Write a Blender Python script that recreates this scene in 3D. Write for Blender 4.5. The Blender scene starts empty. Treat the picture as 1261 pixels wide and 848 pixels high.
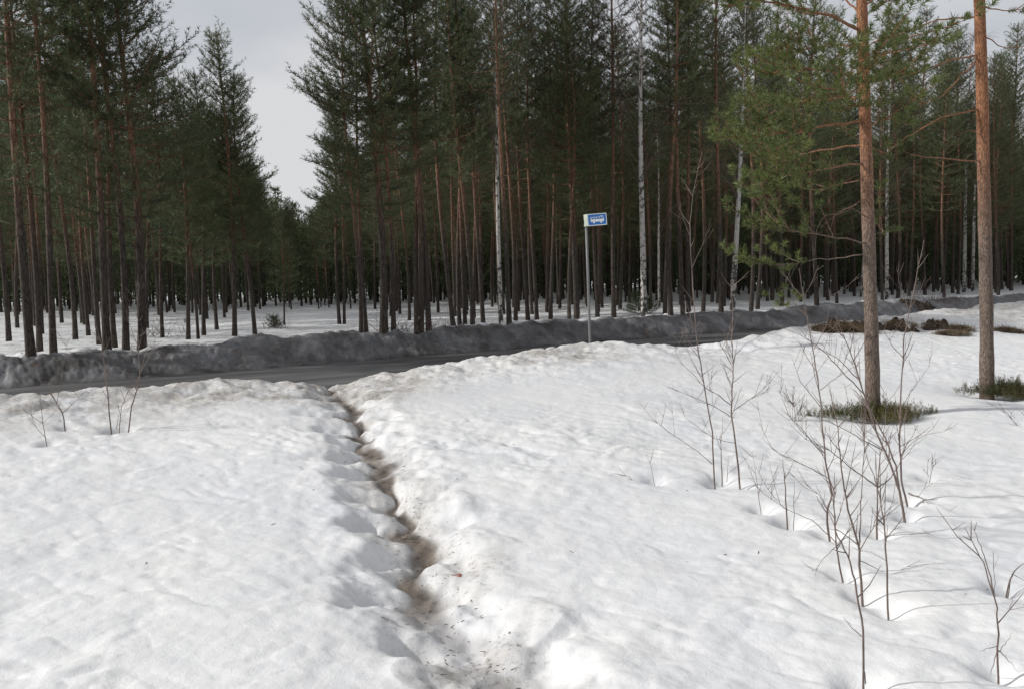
import bpy, math, random
import numpy as np
from mathutils import Vector, Matrix
R = math.radians
scene = bpy.context.scene
col = scene.collection

# ------------------------------------------------------------------ camera
W0, H0, F0 = 1261.0, 848.0, 1000.0
EYE = 1.7
PITCH, ROLL = math.atan(77 / F0), R(1.5)
_f = Vector((0, math.cos(PITCH), -math.sin(PITCH)))
_r0 = Vector((1, 0, 0)); _u0 = Vector((0, math.sin(PITCH), math.cos(PITCH)))
_u = math.cos(ROLL) * _u0 + math.sin(ROLL) * _r0
_r = math.cos(ROLL) * _r0 - math.sin(ROLL) * _u0
cam_d = bpy.data.cameras.new('camera'); cam = bpy.data.objects.new('camera', cam_d); col.objects.link(cam)
cam.matrix_world = Matrix(((_r.x, _u.x, -_f.x, 0), (_r.y, _u.y, -_f.y, 0), (_r.z, _u.z, -_f.z, EYE), (0, 0, 0, 1)))
cam_d.sensor_width = 36; cam_d.lens = F0 / W0 * 36; cam_d.clip_start = 0.05; cam_d.clip_end = 5000
scene.camera = cam

# ------------------------------------------------------------------ sky, sun, exposure
SUN_AZ, SUN_EL = R(-92), R(31)          # azimuth measured from +Y, negative = left
SKY_K, SUN_K, EXPO = 0.085, 4.0, -0.05
wd = bpy.data.worlds.new('World'); scene.world = wd; wd.use_nodes = True
nt = wd.node_tree; N = nt.nodes; Lk = nt.links
N.clear()
wo = N.new('ShaderNodeOutputWorld'); bg = N.new('ShaderNodeBackground')
sky = N.new('ShaderNodeTexSky'); sky.sky_type = 'NISHITA'; sky.sun_disc = False
sky.sun_elevation = SUN_EL; sky.sun_rotation = SUN_AZ; sky.dust_density = 2.0
tc = N.new('ShaderNodeTexCoord'); mp = N.new('ShaderNodeMapping'); mp.inputs['Scale'].default_value = (1.2, 1.2, 3.5)
nz = N.new('ShaderNodeTexNoise'); nz.inputs['Scale'].default_value = 1.6; nz.inputs['Detail'].default_value = 6
cr = N.new('ShaderNodeValToRGB'); cr.color_ramp.elements[0].position = .28; cr.color_ramp.elements[0].color = (.50,) * 3 + (1,)
cr.color_ramp.elements[1].position = .62; cr.color_ramp.elements[1].color = (.97,) * 3 + (1,)
mx = N.new('ShaderNodeMix'); mx.data_type = 'RGBA'
mx.inputs[7].default_value = (8.6, 8.65, 8.85, 1)
Lk.new(tc.outputs['Generated'], mp.inputs[0]); Lk.new(mp.outputs[0], nz.inputs[0]); Lk.new(nz.outputs[0], cr.inputs[0])
Lk.new(cr.outputs[0], mx.inputs[0]); Lk.new(sky.outputs[0], mx.inputs[6]); Lk.new(mx.outputs[2], bg.inputs[0])
bg.inputs[1].default_value = SKY_K
Lk.new(bg.outputs[0], wo.inputs[0])
sd = bpy.data.lights.new('sun', 'SUN'); sd.energy = SUN_K; sd.angle = R(2.0); sd.color = (1, .965, .91)
so = bpy.data.objects.new('sun', sd); col.objects.link(so)
to_sun = Vector((math.sin(SUN_AZ) * math.cos(SUN_EL), math.cos(SUN_AZ) * math.cos(SUN_EL), math.sin(SUN_EL)))
so.rotation_euler = to_sun.to_track_quat('Z', 'Y').to_euler(); so.location = (-20, 10, 30)
scene.view_settings.view_transform = 'Standard'; scene.view_settings.look = 'None'
scene.view_settings.exposure = EXPO; scene.view_settings.gamma = 1; scene.view_settings.use_curve_mapping = False
scene.cycles.max_bounces = 6; scene.cycles.diffuse_bounces = 3; scene.cycles.glossy_bounces = 2
scene.cycles.transmission_bounces = 3; scene.cycles.transparent_max_bounces = 4

# ------------------------------------------------------------------ noise and terrain
def _hash(ix, iy, seed):
    h = (ix.astype(np.int64) * 374761393 + iy.astype(np.int64) * 668265263 + seed * 1442695041) & 0xFFFFFFFF
    h = ((h ^ (h >> 13)) * 1274126177) & 0xFFFFFFFF
    h = h ^ (h >> 16)
    return (h & 0xFFFFFF) / float(0xFFFFFF)
def vnoise(x, y, lam, seed=0):
    x = np.asarray(x, float) / lam; y = np.asarray(y, float) / lam
    c, s = math.cos(seed * 1.7), math.sin(seed * 1.7)
    x, y = x * c - y * s + seed * 13.7, x * s + y * c - seed * 7.3
    ix, iy = np.floor(x), np.floor(y); fx, fy = x - ix, y - iy
    fx = fx * fx * fx * (fx * (fx * 6 - 15) + 10); fy = fy * fy * fy * (fy * (fy * 6 - 15) + 10)
    a = _hash(ix, iy, seed); b = _hash(ix + 1, iy, seed); c2 = _hash(ix, iy + 1, seed); d = _hash(ix + 1, iy + 1, seed)
    return (a + (b - a) * fx + (c2 - a) * fy + (a - b - c2 + d) * fx * fy) * 2 - 1
def fbm(x, y, lam, octv=4, seed=0, gain=.5):
    t = 0; a = 1
    for k in range(octv):
        t = t + a * vnoise(x, y, lam / 2 ** k, seed + k * 3 + 1); a *= gain
    return t
def sstep(a, b, x):
    t = np.clip((x - a) / (b - a), 0, 1); return t * t * (3 - 2 * t)
DX, DY = .853, .522                     # direction of the road; the normal is (-DY, DX)
def sp(x, y): return DX * x + DY * y, -DY * x + DX * y
def xy(s, p): return DX * s - DY * p, DY * s + DX * p
CS = [-40, -10, -.2, 2, 3.3, 4.1, 5.2, 7, 8.9, 9.8, 10.7, 11.6, 13.1, 16, 19, 22, 30, 60]
CZ = [.50, .50, .46, .44, .38, .30, .41, .51, .55, .43, .37, .43, .55, .62, .70, .78, .78, .7]
def Hbase(x, y):
    x = np.asarray(x, float); y = np.asarray(y, float)
    s, p = sp(x, y)
    pc = 11.35 + .18 * vnoise(s, s * 0, 2.2, 5) + .10 * vnoise(s, s * 0, .7, 6)
    zc = np.interp(s, CS, CZ)
    f = .01 + .034 * np.clip(p, -3, 12) + .04 * fbm(x, y, 3.5, 2, 11)
    k = sstep(pc - 3.2, pc - .35, p)
    f = f * (1 - k) + zc * k
    f = f + .05 * np.exp(-((p - pc + .35) / .35) ** 2) * (1 + .8 * vnoise(s, p, .8, 9))
    down = sstep(pc - .1, pc + .75, p)
    near = f * (1 - down) - .05 * down
    # far plowed bank, then the forest floor
    pb = 17.62 + .22 * vnoise(s, s * 0, 3.1, 21) + .12 * vnoise(s, s * 0, .9, 22)
    up = sstep(pb - .05, pb + 1.15, p)
    bz = .54 + .07 * vnoise(s, s * 0, 2.6, 23) + .05 * vnoise(s, s * 0, .8, 24)
    lump = .045 * fbm(x, y, .8, 3, 25) * sstep(pb, pb + .5, p) * (1 - sstep(pb + 1.3, pb + 2.4, p))
    fl = .45 + .05 * fbm(x, y, 6, 2, 31) + .03 * vnoise(x, y, 1.5, 35)
    back = sstep(pb + 1.2, pb + 2.6, p)
    far = -.05 + (bz + .05) * up + lump
    far = far * (1 - back) + fl * back
    return np.where(p > 14.2, far, near)
def ray(px, py):
    d = _f + _r * ((px - W0 / 2) / F0) + _u * ((H0 / 2 - py) / F0)
    return d
def at(px, py, Y):
    d = ray(px, py); t = Y / d.y
    return Vector((d.x * t, Y, EYE + d.z * t))
def ground_hit(px, py, lo=2.0, hi=90.0, skip=None):
    d = ray(px, py); ts = np.arange(lo if skip is None else skip, hi, .02)
    x = d.x * ts / d.y; z = EYE + d.z * ts / d.y
    h = Hbase(x, ts)
    i = np.nonzero(z <= h)[0]
    k = i[0] if len(i) else len(ts) - 1
    return Vector((x[k], ts[k], h[k]))
def near_hit(px, py):
    """like ground_hit, but never past the crest of the near snow edge"""
    v = ground_hit(px, py)
    if float(sp(v.x, v.y)[1]) < 11.9: return v
    d = ray(px, py); Y = 11.25 / (-DY * d.x / d.y + DX); x = d.x * Y / d.y
    return Vector((x, Y, gz(x, Y)))
def gz(x, y): return float(Hbase(np.array([x]), np.array([y]))[0])

TRAIL_PX = [(406, 470), (416, 478), (428, 490), (440, 512), (452, 540), (462, 572), (478, 606), (500, 640), (520, 668), (540, 705),
            (552, 735), (566, 765), (590, 800), (625, 848), (680, 930), (760, 1080)]
TRAIL = [near_hit(a, b) for a, b in TRAIL_PX]
TRAIL = [Vector((v.x, v.y)) for v in TRAIL]
TRAIL.insert(0, TRAIL[0] + (TRAIL[0] - TRAIL[1]).normalized() * .9)
def trail_dist(x, y):
    best = np.full(x.shape, 1e9); par = np.zeros(x.shape); side = np.zeros(x.shape); acc = 0
    for a, b in zip(TRAIL[:-1], TRAIL[1:]):
        ab = b - a; l2 = ab.length_squared; L = math.sqrt(l2)
        t = np.clip(((x - a.x) * ab.x + (y - a.y) * ab.y) / l2, 0, 1)
        dx = x - a.x - t * ab.x; dy = y - a.y - t * ab.y
        d = np.hypot(dx, dy); m = d < best
        best = np.where(m, d, best); par = np.where(m, acc + t * L, par)
        side = np.where(m, np.sign(ab.x * dy - ab.y * dx), side)   # walking toward the camera
        acc += L
    return best, par, side
DIPS = []                                # (x, y, radius, depth), filled by the plants before the sheet is made
def Hfull(x, y):
    h = Hbase(x, y); s, p = sp(x, y)
    field = 1 - sstep(11.3, 12.2, p)
    wx = x + .10 * vnoise(x, y, .5, 41); wy = y + .10 * vnoise(x, y, .5, 42)
    a = np.abs(vnoise(wx, wy, .42, 43)); b = np.abs(vnoise(wx, wy * 1.5, .20, 44))
    und = .024 * (a - .4) + .017 * (b - .4) + .010 * vnoise(wx, wy, .10, 46) + .003 * vnoise(x, y, .045, 47)
    und = und + .020 * vnoise(x, y, .9, 48) - .012 * sstep(.45, .9, vnoise(wx * .8, wy * 1.6, .17, 92))
    rough = sstep(8.3, 11, p) * field
    und = und * (.58 + .35 * vnoise(x, y, 2.3, 49)) + rough * (.04 * fbm(x, y, .32, 4, 51))
    h = h + und * field
    bank = sstep(17.5, 17.9, p) * (1 - sstep(19.5, 20.5, p))
    h = h + bank * (.034 * fbm(x, y, .26, 4, 55, .65) + .030 * sstep(.15, .55, vnoise(x, y, .24, 93)) - .028 * sstep(.3, .7, vnoise(x, y, .36, 94))) + sstep(19, 20, p) * .02 * fbm(x, y, .5, 2, 57)
    # trodden trail
    near = (np.hypot(x, y) < 18) & (p < 13.5)
    d, t, sd_ = trail_dist(x, y)
    wob = .10 * vnoise(t, t * 0, .42, 61) + .06 * vnoise(t, t * 0, .19, 62) + .05 * vnoise(x, y, .15, 72)
    ds = d * sd_ + wob
    w = .15 + .05 * vnoise(t, t * 0, .6, 63) + .03 * vnoise(x, y, .16, 64) + .10 * sstep(8.0, 9.6, t)
    foot = .5 + .5 * np.sin(t * 2 * math.pi / .62 + 1.5 * vnoise(t, t * 0, 1.3, 65))
    dep = (.065 + .035 * foot + .02 * vnoise(t, t * 0, .33, 71)) * (1 - .75 * sstep(8.0, 9.6, t))
    cut = dep * np.exp(-(np.abs(ds) / w) ** 2.2)
    wide = (.070 + .03 * vnoise(t, t * 0, .8, 67)) * np.exp(-((ds + .08) / .42) ** 2)
    blobs = (.07 * np.clip(vnoise(x, y, .30, 66), 0, 1) + .016 * vnoise(x, y, .13, 73) + .009 * vnoise(x, y, .06, 74)) * np.exp(-(ds / .50) ** 2)
    lip = .03 * np.exp(-((np.abs(ds) - .42) / .14) ** 2) * (.6 + .6 * vnoise(x, y, .35, 68))
    on = np.where(near, 1 - sstep(11.9, 12.8, p), 0)
    scal = .085 * np.exp(-((ds + .27) / .13) ** 2) * foot ** 3 + .05 * np.exp(-((ds - .30) / .12) ** 2) * (1 - foot) ** 3
    h = h - (cut + wide + blobs + scal - lip) * on
    for (dx_, dy_, r_, dd) in DIPS:
        h = h - dd * np.exp(-(((x - dx_) ** 2 + (y - dy_) ** 2) / r_ ** 2))
    core = np.exp(-(np.abs(ds) / (w * .62 + .03 * vnoise(x, y, .12, 69))) ** 4) * on * (1 - .8 * sstep(7.9, 8.9, t)) * np.clip(1.35 + .7 * vnoise(x, y, .22, 75), 0, 1)
    halo = np.exp(-(ds / .34) ** 2) * on
    return h, core, halo, s, p

# ------------------------------------------------------------------ materials
def mat(name):
    m = bpy.data.materials.new(name); m.use_nodes = True
    b = m.node_tree.nodes['Principled BSDF']; return m, m.node_tree.nodes, m.node_tree.links, b
def simple(name, c, rough=.7, metal=0, var=.25, scale=20, bump=0.0, spec=.3):
    m, n, l, b = mat(name)
    t = n.new('ShaderNodeTexCoord'); z = n.new('ShaderNodeTexNoise'); z.inputs['Scale'].default_value = scale; z.inputs['Detail'].default_value = 4
    r = n.new('ShaderNodeValToRGB')
    r.color_ramp.elements[0].position = .3; r.color_ramp.elements[0].color = tuple(v * (1 - var) for v in c) + (1,)
    r.color_ramp.elements[1].position = .7; r.color_ramp.elements[1].color = tuple(min(1, v * (1 + var)) for v in c) + (1,)
    l.new(t.outputs['Object'], z.inputs[0]); l.new(z.outputs[0], r.inputs[0]); l.new(r.outputs[0], b.inputs['Base Color'])
    b.inputs['Roughness'].default_value = rough; b.inputs['Metallic'].default_value = metal
    b.inputs['Specular IOR Level'].default_value = spec
    if bump:
        q = n.new('ShaderNodeBump'); q.inputs['Strength'].default_value = bump; q.inputs['Distance'].default_value = .02
        l.new(z.outputs[0], q.inputs['Height']); l.new(q.outputs[0], b.inputs['Normal'])
    return m
def bark_mat(name, low, high, z0, z1, scale=1.0, dark=.45):
    m, n, l, b = mat(name)
    t = n.new('ShaderNodeTexCoord'); mp_ = n.new('ShaderNodeMapping'); mp_.inputs['Scale'].default_value = (14 * scale, 14 * scale, 4 * scale)
    v = n.new('ShaderNodeTexVoronoi'); v.feature = 'DISTANCE_TO_EDGE'; v.inputs['Scale'].default_value = 1.6
    z = n.new('ShaderNodeTexNoise'); z.inputs['Scale'].default_value = 2.2; z.inputs['Detail'].default_value = 6; z.inputs['Roughness'].default_value = .65
    sx = n.new('ShaderNodeSeparateXYZ'); mr = n.new('ShaderNodeMapRange')
    mr.inputs['From Min'].default_value = z0; mr.inputs['From Max'].default_value = z1
    ad = n.new('ShaderNodeMath'); ad.operation = 'MULTIPLY_ADD'; ad.inputs[1].default_value = 1.6; 
    mixc = n.new('ShaderNodeMix'); mixc.data_type = 'RGBA'; mixc.inputs[6].default_value = low + (1,); mixc.inputs[7].default_value = high + (1,)
    dn = n.new('ShaderNodeTexNoise'); dn.inputs['Scale'].default_value = 2.5; dn.inputs['Detail'].default_value = 4
    dm = n.new('ShaderNodeMix'); dm.data_type = 'RGBA'; dm.blend_type = 'ADD'; dm.inputs[0].default_value = .9
    l.new(t.outputs['Object'], mp_.inputs[0]); l.new(mp_.outputs[0], dn.inputs[0]); l.new(mp_.outputs[0], dm.inputs[6]); l.new(dn.outputs[1], dm.inputs[7])
    l.new(dm.outputs[2], v.inputs[0]); l.new(mp_.outputs[0], z.inputs[0])
    l.new(t.outputs['Object'], sx.inputs[0])
    l.new(z.outputs[0], ad.inputs[0]); l.new(sx.outputs[2], ad.inputs[2]); l.new(ad.outputs[0], mr.inputs[0]); l.new(mr.outputs[0], mixc.inputs[0])
    rp = n.new('ShaderNodeValToRGB'); rp.color_ramp.elements[0].position = .0; rp.color_ramp.elements[0].color = (dark,) * 3 + (1,)
    rp.color_ramp.elements[1].position = .14; rp.color_ramp.elements[1].color = (1, 1, 1, 1)
    l.new(v.outputs[0], rp.inputs[0])
    r2 = n.new('ShaderNodeValToRGB'); r2.color_ramp.elements[0].position = .3; r2.color_ramp.elements[0].color = (.55, .53, .52, 1)
    r2.color_ramp.elements[1].position = .75; r2.color_ramp.elements[1].color = (1.5, 1.45, 1.4, 1); l.new(z.outputs[0], r2.inputs[0])
    m1 = n.new('ShaderNodeMix'); m1.data_type = 'RGBA'; m1.blend_type = 'MULTIPLY'; m1.inputs[0].default_value = 1
    m2 = n.new('ShaderNodeMix'); m2.data_type = 'RGBA'; m2.blend_type = 'MULTIPLY'; m2.inputs[0].default_value = 1
    l.new(mixc.outputs[2], m1.inputs[6]); l.new(rp.outputs[0], m1.inputs[7]); l.new(m1.outputs[2], m2.inputs[6]); l.new(r2.outputs[0], m2.inputs[7])
    l.new(m2.outputs[2], b.inputs['Base Color']); b.inputs['Roughness'].default_value = .85; b.inputs['Specular IOR Level'].default_value = .2
    q = n.new('ShaderNodeBump'); q.inputs['Strength'].default_value = .7; q.inputs['Distance'].default_value = .012
    l.new(rp.outputs[0], q.inputs['Height']); l.new(q.outputs[0], b.inputs['Normal'])
    return m
def needle_mat(name, c, c2, trans=.3):
    m, n, l, b = mat(name)
    t = n.new('ShaderNodeTexCoord'); z = n.new('ShaderNodeTexNoise'); z.inputs['Scale'].default_value = 2.2; z.inputs['Detail'].default_value = 5
    oi = n.new('ShaderNodeObjectInfo')
    r = n.new('ShaderNodeValToRGB'); r.color_ramp.elements[0].position = .3; r.color_ramp.elements[0].color = c + (1,)
    r.color_ramp.elements[1].position = .72; r.color_ramp.elements[1].color = c2 + (1,)
    hs = n.new('ShaderNodeHueSaturation'); mr = n.new('ShaderNodeMapRange'); mr.inputs['To Min'].default_value = .7; mr.inputs['To Max'].default_value = 1.25
    l.new(oi.outputs['Random'], mr.inputs[0]); l.new(mr.outputs[0], hs.inputs['Value'])
    l.new(t.outputs['Object'], z.inputs[0]); l.new(z.outputs[0], r.inputs[0]); l.new(r.outputs[0], hs.inputs['Color'])
    l.new(hs.outputs[0], b.inputs['Base Color']); b.inputs['Roughness'].default_value = .5; b.inputs['Specular IOR Level'].default_value = .35
    tr = n.new('ShaderNodeBsdfTranslucent'); l.new(hs.outputs[0], tr.inputs[0]); ms = n.new('ShaderNodeMixShader'); ms.inputs[0].default_value = trans
    l.new(b.outputs[0], ms.inputs[1]); l.new(tr.outputs[0], ms.inputs[2]); l.new(ms.outputs[0], n['Material Output'].inputs[0])
    return m
M_bark = bark_mat('pine_bark', (.070, .060, .053), (.215, .126, .083), 3.0, 5.6, .8)
M_barknear = bark_mat('near_pine_bark', (.17, .135, .115), (.29, .145, .082), 2.5, 4.0, 2.2, .5)
M_needle = needle_mat('pine_needles', (.046, .068, .030), (.12, .145, .066))
M_neednear = needle_mat('near_pine_needles', (.060, .084, .028), (.145, .17, .052), .35)
M_twig = simple('dry_twig', (.16, .13, .11), .8, var=.3, scale=6)
M_sap = simple('sapling_bark', (.15, .115, .10), .6, var=.35, scale=9)
M_birchtwig = simple('birch_twig', (.13, .09, .085), .7, var=.3, scale=4)
M_heath = needle_mat('heather_green', (.045, .06, .02), (.15, .125, .05), .25)
M_straw = simple('dead_grass', (.13, .095, .06), .9, var=.5, scale=7)
M_soil = simple('soil', (.040, .030, .024), .95, var=.5, scale=9, bump=.8)
M_galv = simple('galvanised_steel', (.17, .175, .175), .6, .2, .12, 30)
M_signedge = simple('sign_casing', (.40, .45, .38), .5, 0, .12, 12)
M_blue = simple('sign_blue', (.016, .15, .48), .35, 0, .06, 6, spec=.5)
M_white = simple('sign_white', (.78, .80, .80), .4, 0, .05, 6, spec=.5)
def birch_mat():
    m, n, l, b = mat('birch_bark')
    t = n.new('ShaderNodeTexCoord'); mp_ = n.new('ShaderNodeMapping'); mp_.inputs['Scale'].default_value = (5, 5, 4.2)
    z = n.new('ShaderNodeTexNoise'); z.inputs['Scale'].default_value = 2.0; z.inputs['Detail'].default_value = 5; z.inputs['Roughness'].default_value = .6
    r = n.new('ShaderNodeValToRGB'); r.color_ramp.elements[0].position = .40; r.color_ramp.elements[0].color = (.03, .027, .025, 1)
    r.color_ramp.elements[1].position = .47; r.color_ramp.elements[1].color = (.42, .40, .37, 1)
    sx = n.new('ShaderNodeSeparateXYZ'); mr = n.new('ShaderNodeMapRange'); mr.inputs['From Min'].default_value = 0; mr.inputs['From Max'].default_value = 1.6
    mr.inputs['To Min'].default_value = -.12; mr.inputs['To Max'].default_value = 0
    ad = n.new('ShaderNodeMath'); ad.operation = 'ADD'
    l.new(t.outputs['Object'], mp_.inputs[0]); l.new(mp_.outputs[0], z.inputs[0]); l.new(t.outputs['Object'], sx.inputs[0])
    l.new(sx.outputs[2], mr.inputs[0]); l.new(z.outputs[0], ad.inputs[0]); l.new(mr.outputs[0], ad.inputs[1]); l.new(ad.outputs[0], r.inputs[0])
    l.new(r.outputs[0], b.inputs['Base Color']); b.inputs['Roughness'].default_value = .6
    return m
M_birch = birch_mat()

def snow_mat():
    m, n, l, b = mat('spring_snow')
    g = n.new('ShaderNodeNewGeometry')
    def attr(nm):
        a = n.new('ShaderNodeAttribute'); a.attribute_name = nm; return a.outputs['Fac']
    def noise(sc, det=5, rough=.6):
        z = n.new('ShaderNodeTexNoise'); z.inputs['Scale'].default_value = sc; z.inputs['Detail'].default_value = det; z.inputs['Roughness'].default_value = rough
        l.new(g.outputs['Position'], z.inputs[0]); return z.outputs[0]
    def ramp(src, a, ca, b_, cb):
        r = n.new('ShaderNodeValToRGB'); r.color_ramp.elements[0].position = a; r.color_ramp.elements[0].color = (ca if isinstance(ca, tuple) else (ca,) * 3) + (1,)
        r.color_ramp.elements[1].position = b_; r.color_ramp.elements[1].color = (cb if isinstance(cb, tuple) else (cb,) * 3) + (1,); l.new(src, r.inputs[0]); return r.outputs[0]
    def math_(op, a, b_):
        k = n.new('ShaderNodeMath'); k.operation = op; k.use_clamp = True
        for i, v in enumerate((a, b_)):
            if isinstance(v, (int, float)): k.inputs[i].default_value = v
            else: l.new(v, k.inputs[i])
        return k.outputs[0]
    def mix(f, a, b_):
        k = n.new('ShaderNodeMix'); k.data_type = 'RGBA'; l.new(f, k.inputs[0])
        for i, v in ((6, a), (7, b_)):
            if isinstance(v, tuple): k.inputs[i].default_value = v + (1,)
            else: l.new(v, k.inputs[i])
        return k.outputs[2]
    clean = ramp(noise(.8, 4), .3, (.62, .635, .665), .7, (.72, .725, .725))
    dirt_shade = math_('MULTIPLY', attr('dirt_shade'), ramp(noise(3.2, 6, .68), .38, .25, .62, 1.0))  # mask of real dirt plus the shade painted at the trail mouth
    c = mix(dirt_shade, clean, (.34, .32, .295))
    c = mix(ramp(noise(70, 2, .5), .70, 0.0, .76, .35), c, (.30, .27, .24))
    grain = math_('MULTIPLY', attr('dirt_shade'), ramp(noise(26, 4, .7), .55, 0.0, .66, .8))
    c = mix(grain, c, (.15, .12, .095))
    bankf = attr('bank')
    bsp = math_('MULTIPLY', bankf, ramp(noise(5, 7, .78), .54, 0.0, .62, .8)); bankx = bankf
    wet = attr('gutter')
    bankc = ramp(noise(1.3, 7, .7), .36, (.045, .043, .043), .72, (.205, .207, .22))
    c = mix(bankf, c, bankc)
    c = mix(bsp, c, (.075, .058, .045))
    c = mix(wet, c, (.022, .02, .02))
    lit = math_('MULTIPLY', attr('litter'), ramp(noise(9, 6, .75), .52, 0.0, .63, .85))
    c = mix(lit, c, (.10, .075, .055))
    tr = math_('MULTIPLY', attr('trail'), 1.0)
    trc = ramp(noise(9, 6, .7), .35, (.055, .046, .040), .65, (.19, .155, .125))
    c = mix(tr, c, trc)
    l.new(c, b.inputs['Base Color'])
    rg = n.new('ShaderNodeMapRange'); rg.inputs['To Min'].default_value = .55; rg.inputs['To Max'].default_value = .35; l.new(tr, rg.inputs[0])
    l.new(rg.outputs[0], b.inputs['Roughness']); b.inputs['Specular IOR Level'].default_value = .35
    q = n.new('ShaderNodeBump'); q.inputs['Strength'].default_value = .55; q.inputs['Distance'].default_value = .012
    q2 = n.new('ShaderNodeBump'); q2.inputs['Strength'].default_value = .35; q2.inputs['Distance'].default_value = .004
    l.new(noise(16, 5, .6), q.inputs['Height']); l.new(noise(110, 3, .6), q2.inputs['Height']); l.new(q.outputs[0], q2.inputs['Normal'])
    l.new(q2.outputs[0], b.inputs['Normal'])
    return m
M_snow = snow_mat()
def road_mat():
    m, n, l, b = mat('wet_asphalt')
    g = n.new('ShaderNodeNewGeometry')
    mp_ = n.new('ShaderNodeMapping'); mp_.inputs['Rotation'].default_value = (0, 0, -math.atan2(DY, DX)); mp_.inputs['Scale'].default_value = (1, 1, 1)
    v = n.new('ShaderNodeMapping'); v.inputs['Scale'].default_value = (.12, 1.3, 1)
    z = n.new('ShaderNodeTexNoise'); z.inputs['Scale'].default_value = 1.4; z.inputs['Detail'].default_value = 6
    l.new(g.outputs['Position'], mp_.inputs[0]); l.new(mp_.outputs[0], v.inputs[0]); l.new(v.outputs[0], z.inputs[0])
    r = n.new('ShaderNodeValToRGB'); r.color_ramp.elements[0].position = .36; r.color_ramp.elements[0].color = (.038, .038, .041, 1)
    r.color_ramp.elements[1].position = .68; r.color_ramp.elements[1].color = (.12, .12, .122, 1); l.new(z.outputs[0], r.inputs[0])
    l.new(r.outputs[0], b.inputs['Base Color'])
    rr = n.new('ShaderNodeMapRange'); rr.inputs['To Min'].default_value = .5; rr.inputs['To Max'].default_value = .85; l.new(z.outputs[0], rr.inputs[0]); l.new(rr.outputs[0], b.inputs['Roughness'])
    f = n.new('ShaderNodeTexNoise'); f.inputs['Scale'].default_value = 60; l.new(g.outputs['Position'], f.inputs[0])
    q = n.new('ShaderNodeBump'); q.inputs['Strength'].default_value = .4; q.inputs['Distance'].default_value = .01; l.new(f.outputs[0], q.inputs['Height']); l.new(q.outputs[0], b.inputs['Normal'])
    return m
M_road = road_mat()

# ------------------------------------------------------------------ mesh helpers
def tag(o, label=None, cat=None, group=None, kind=None):
    if label: o['label'] = label
    if cat: o['category'] = cat
    if group: o['group'] = group
    if kind: o['kind'] = kind
    return o
def empty(name, loc):
    o = bpy.data.objects.new(name, None); col.objects.link(o); o.location = loc; o.empty_display_size = .2; return o
def obj(name, me, parent=None, loc=None):
    o = bpy.data.objects.new(name, me); col.objects.link(o)
    if parent: o.parent = parent
    if loc is not None: o.location = loc
    return o
class MB:
    def __init__(s): s.v = []; s.f = []
    def tube(s, pts, rad, n=5, cap=True, wob=0, rng=None):
        pts = [Vector(p) for p in pts]; b0 = len(s.v); up = Vector((.13, .97, .2)); m = len(pts)
        for i, p in enumerate(pts):
            t = (pts[min(i + 1, m - 1)] - pts[max(i - 1, 0)])
            if t.length < 1e-9: t = Vector((0, 0, 1))
            t.normalize(); a = t.cross(up)
            if a.length < .05: a = t.cross(Vector((1, 0, 0)))
            a.normalize(); c = t.cross(a)
            for k in range(n):
                q = 2 * math.pi * k / n; rr = rad[i] * (1 + (rng.uniform(-wob, wob) if wob else 0))
                s.v.append(p + (a * math.cos(q) + c * math.sin(q)) * rr)
        for i in range(m - 1):
            for k in range(n):
                A = b0 + i * n + k; B = b0 + i * n + (k + 1) % n; s.f.append((A, B, B + n, A + n))
        if cap:
            s.v.append(pts[-1]); e = len(s.v) - 1; o = b0 + (m - 1) * n
            for k in range(n): s.f.append((o + k, o + (k + 1) % n, e))
    def box(s, c, sx, sy, sz):
        b0 = len(s.v)
        for dz in (-1, 1):
            for dx, dy in ((-1, -1), (1, -1), (1, 1), (-1, 1)): s.v.append(Vector((c[0] + dx * sx / 2, c[1] + dy * sy / 2, c[2] + dz * sz / 2)))
        for q in ((0, 3, 2, 1), (4, 5, 6, 7), (0, 1, 5, 4), (1, 2, 6, 5), (2, 3, 7, 6), (3, 0, 4, 7)): s.f.append(tuple(b0 + i for i in q))
    def prism(s, poly, y0, y1):          # polygon in x,z extruded along y
        b0 = len(s.v); n = len(poly)
        for y in (y0, y1):
            for (x, z) in poly: s.v.append(Vector((x, y, z)))
        s.f.append(tuple(b0 + i for i in range(n))); s.f.append(tuple(b0 + n + i for i in reversed(range(n))))
        for i in range(n): j = (i + 1) % n; s.f.append((b0 + j, b0 + i, b0 + n + i, b0 + n + j))
    def mesh(s, name, m, smooth=True, off=None):
        me = bpy.data.meshes.new(name)
        me.from_pydata([(v - off) if off is not None else v for v in s.v], [], s.f)
        if smooth: me.shade_smooth()
        me.materials.append(m); return me
def tri_mesh(name, T, m):                # T: (N,3,3)
    me = bpy.data.meshes.new(name); n = len(T)
    me.vertices.add(n * 3); me.vertices.foreach_set('co', T.reshape(-1).astype(np.float32))
    me.loops.add(n * 3); me.loops.foreach_set('vertex_index', np.arange(n * 3, dtype=np.int32))
    me.polygons.add(n); me.polygons.foreach_set('loop_start', np.arange(0, n * 3, 3, dtype=np.int32))
    me.polygons.foreach_set('loop_total', np.full(n, 3, dtype=np.int32))
    me.materials.append(m); me.update(); return me
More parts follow.
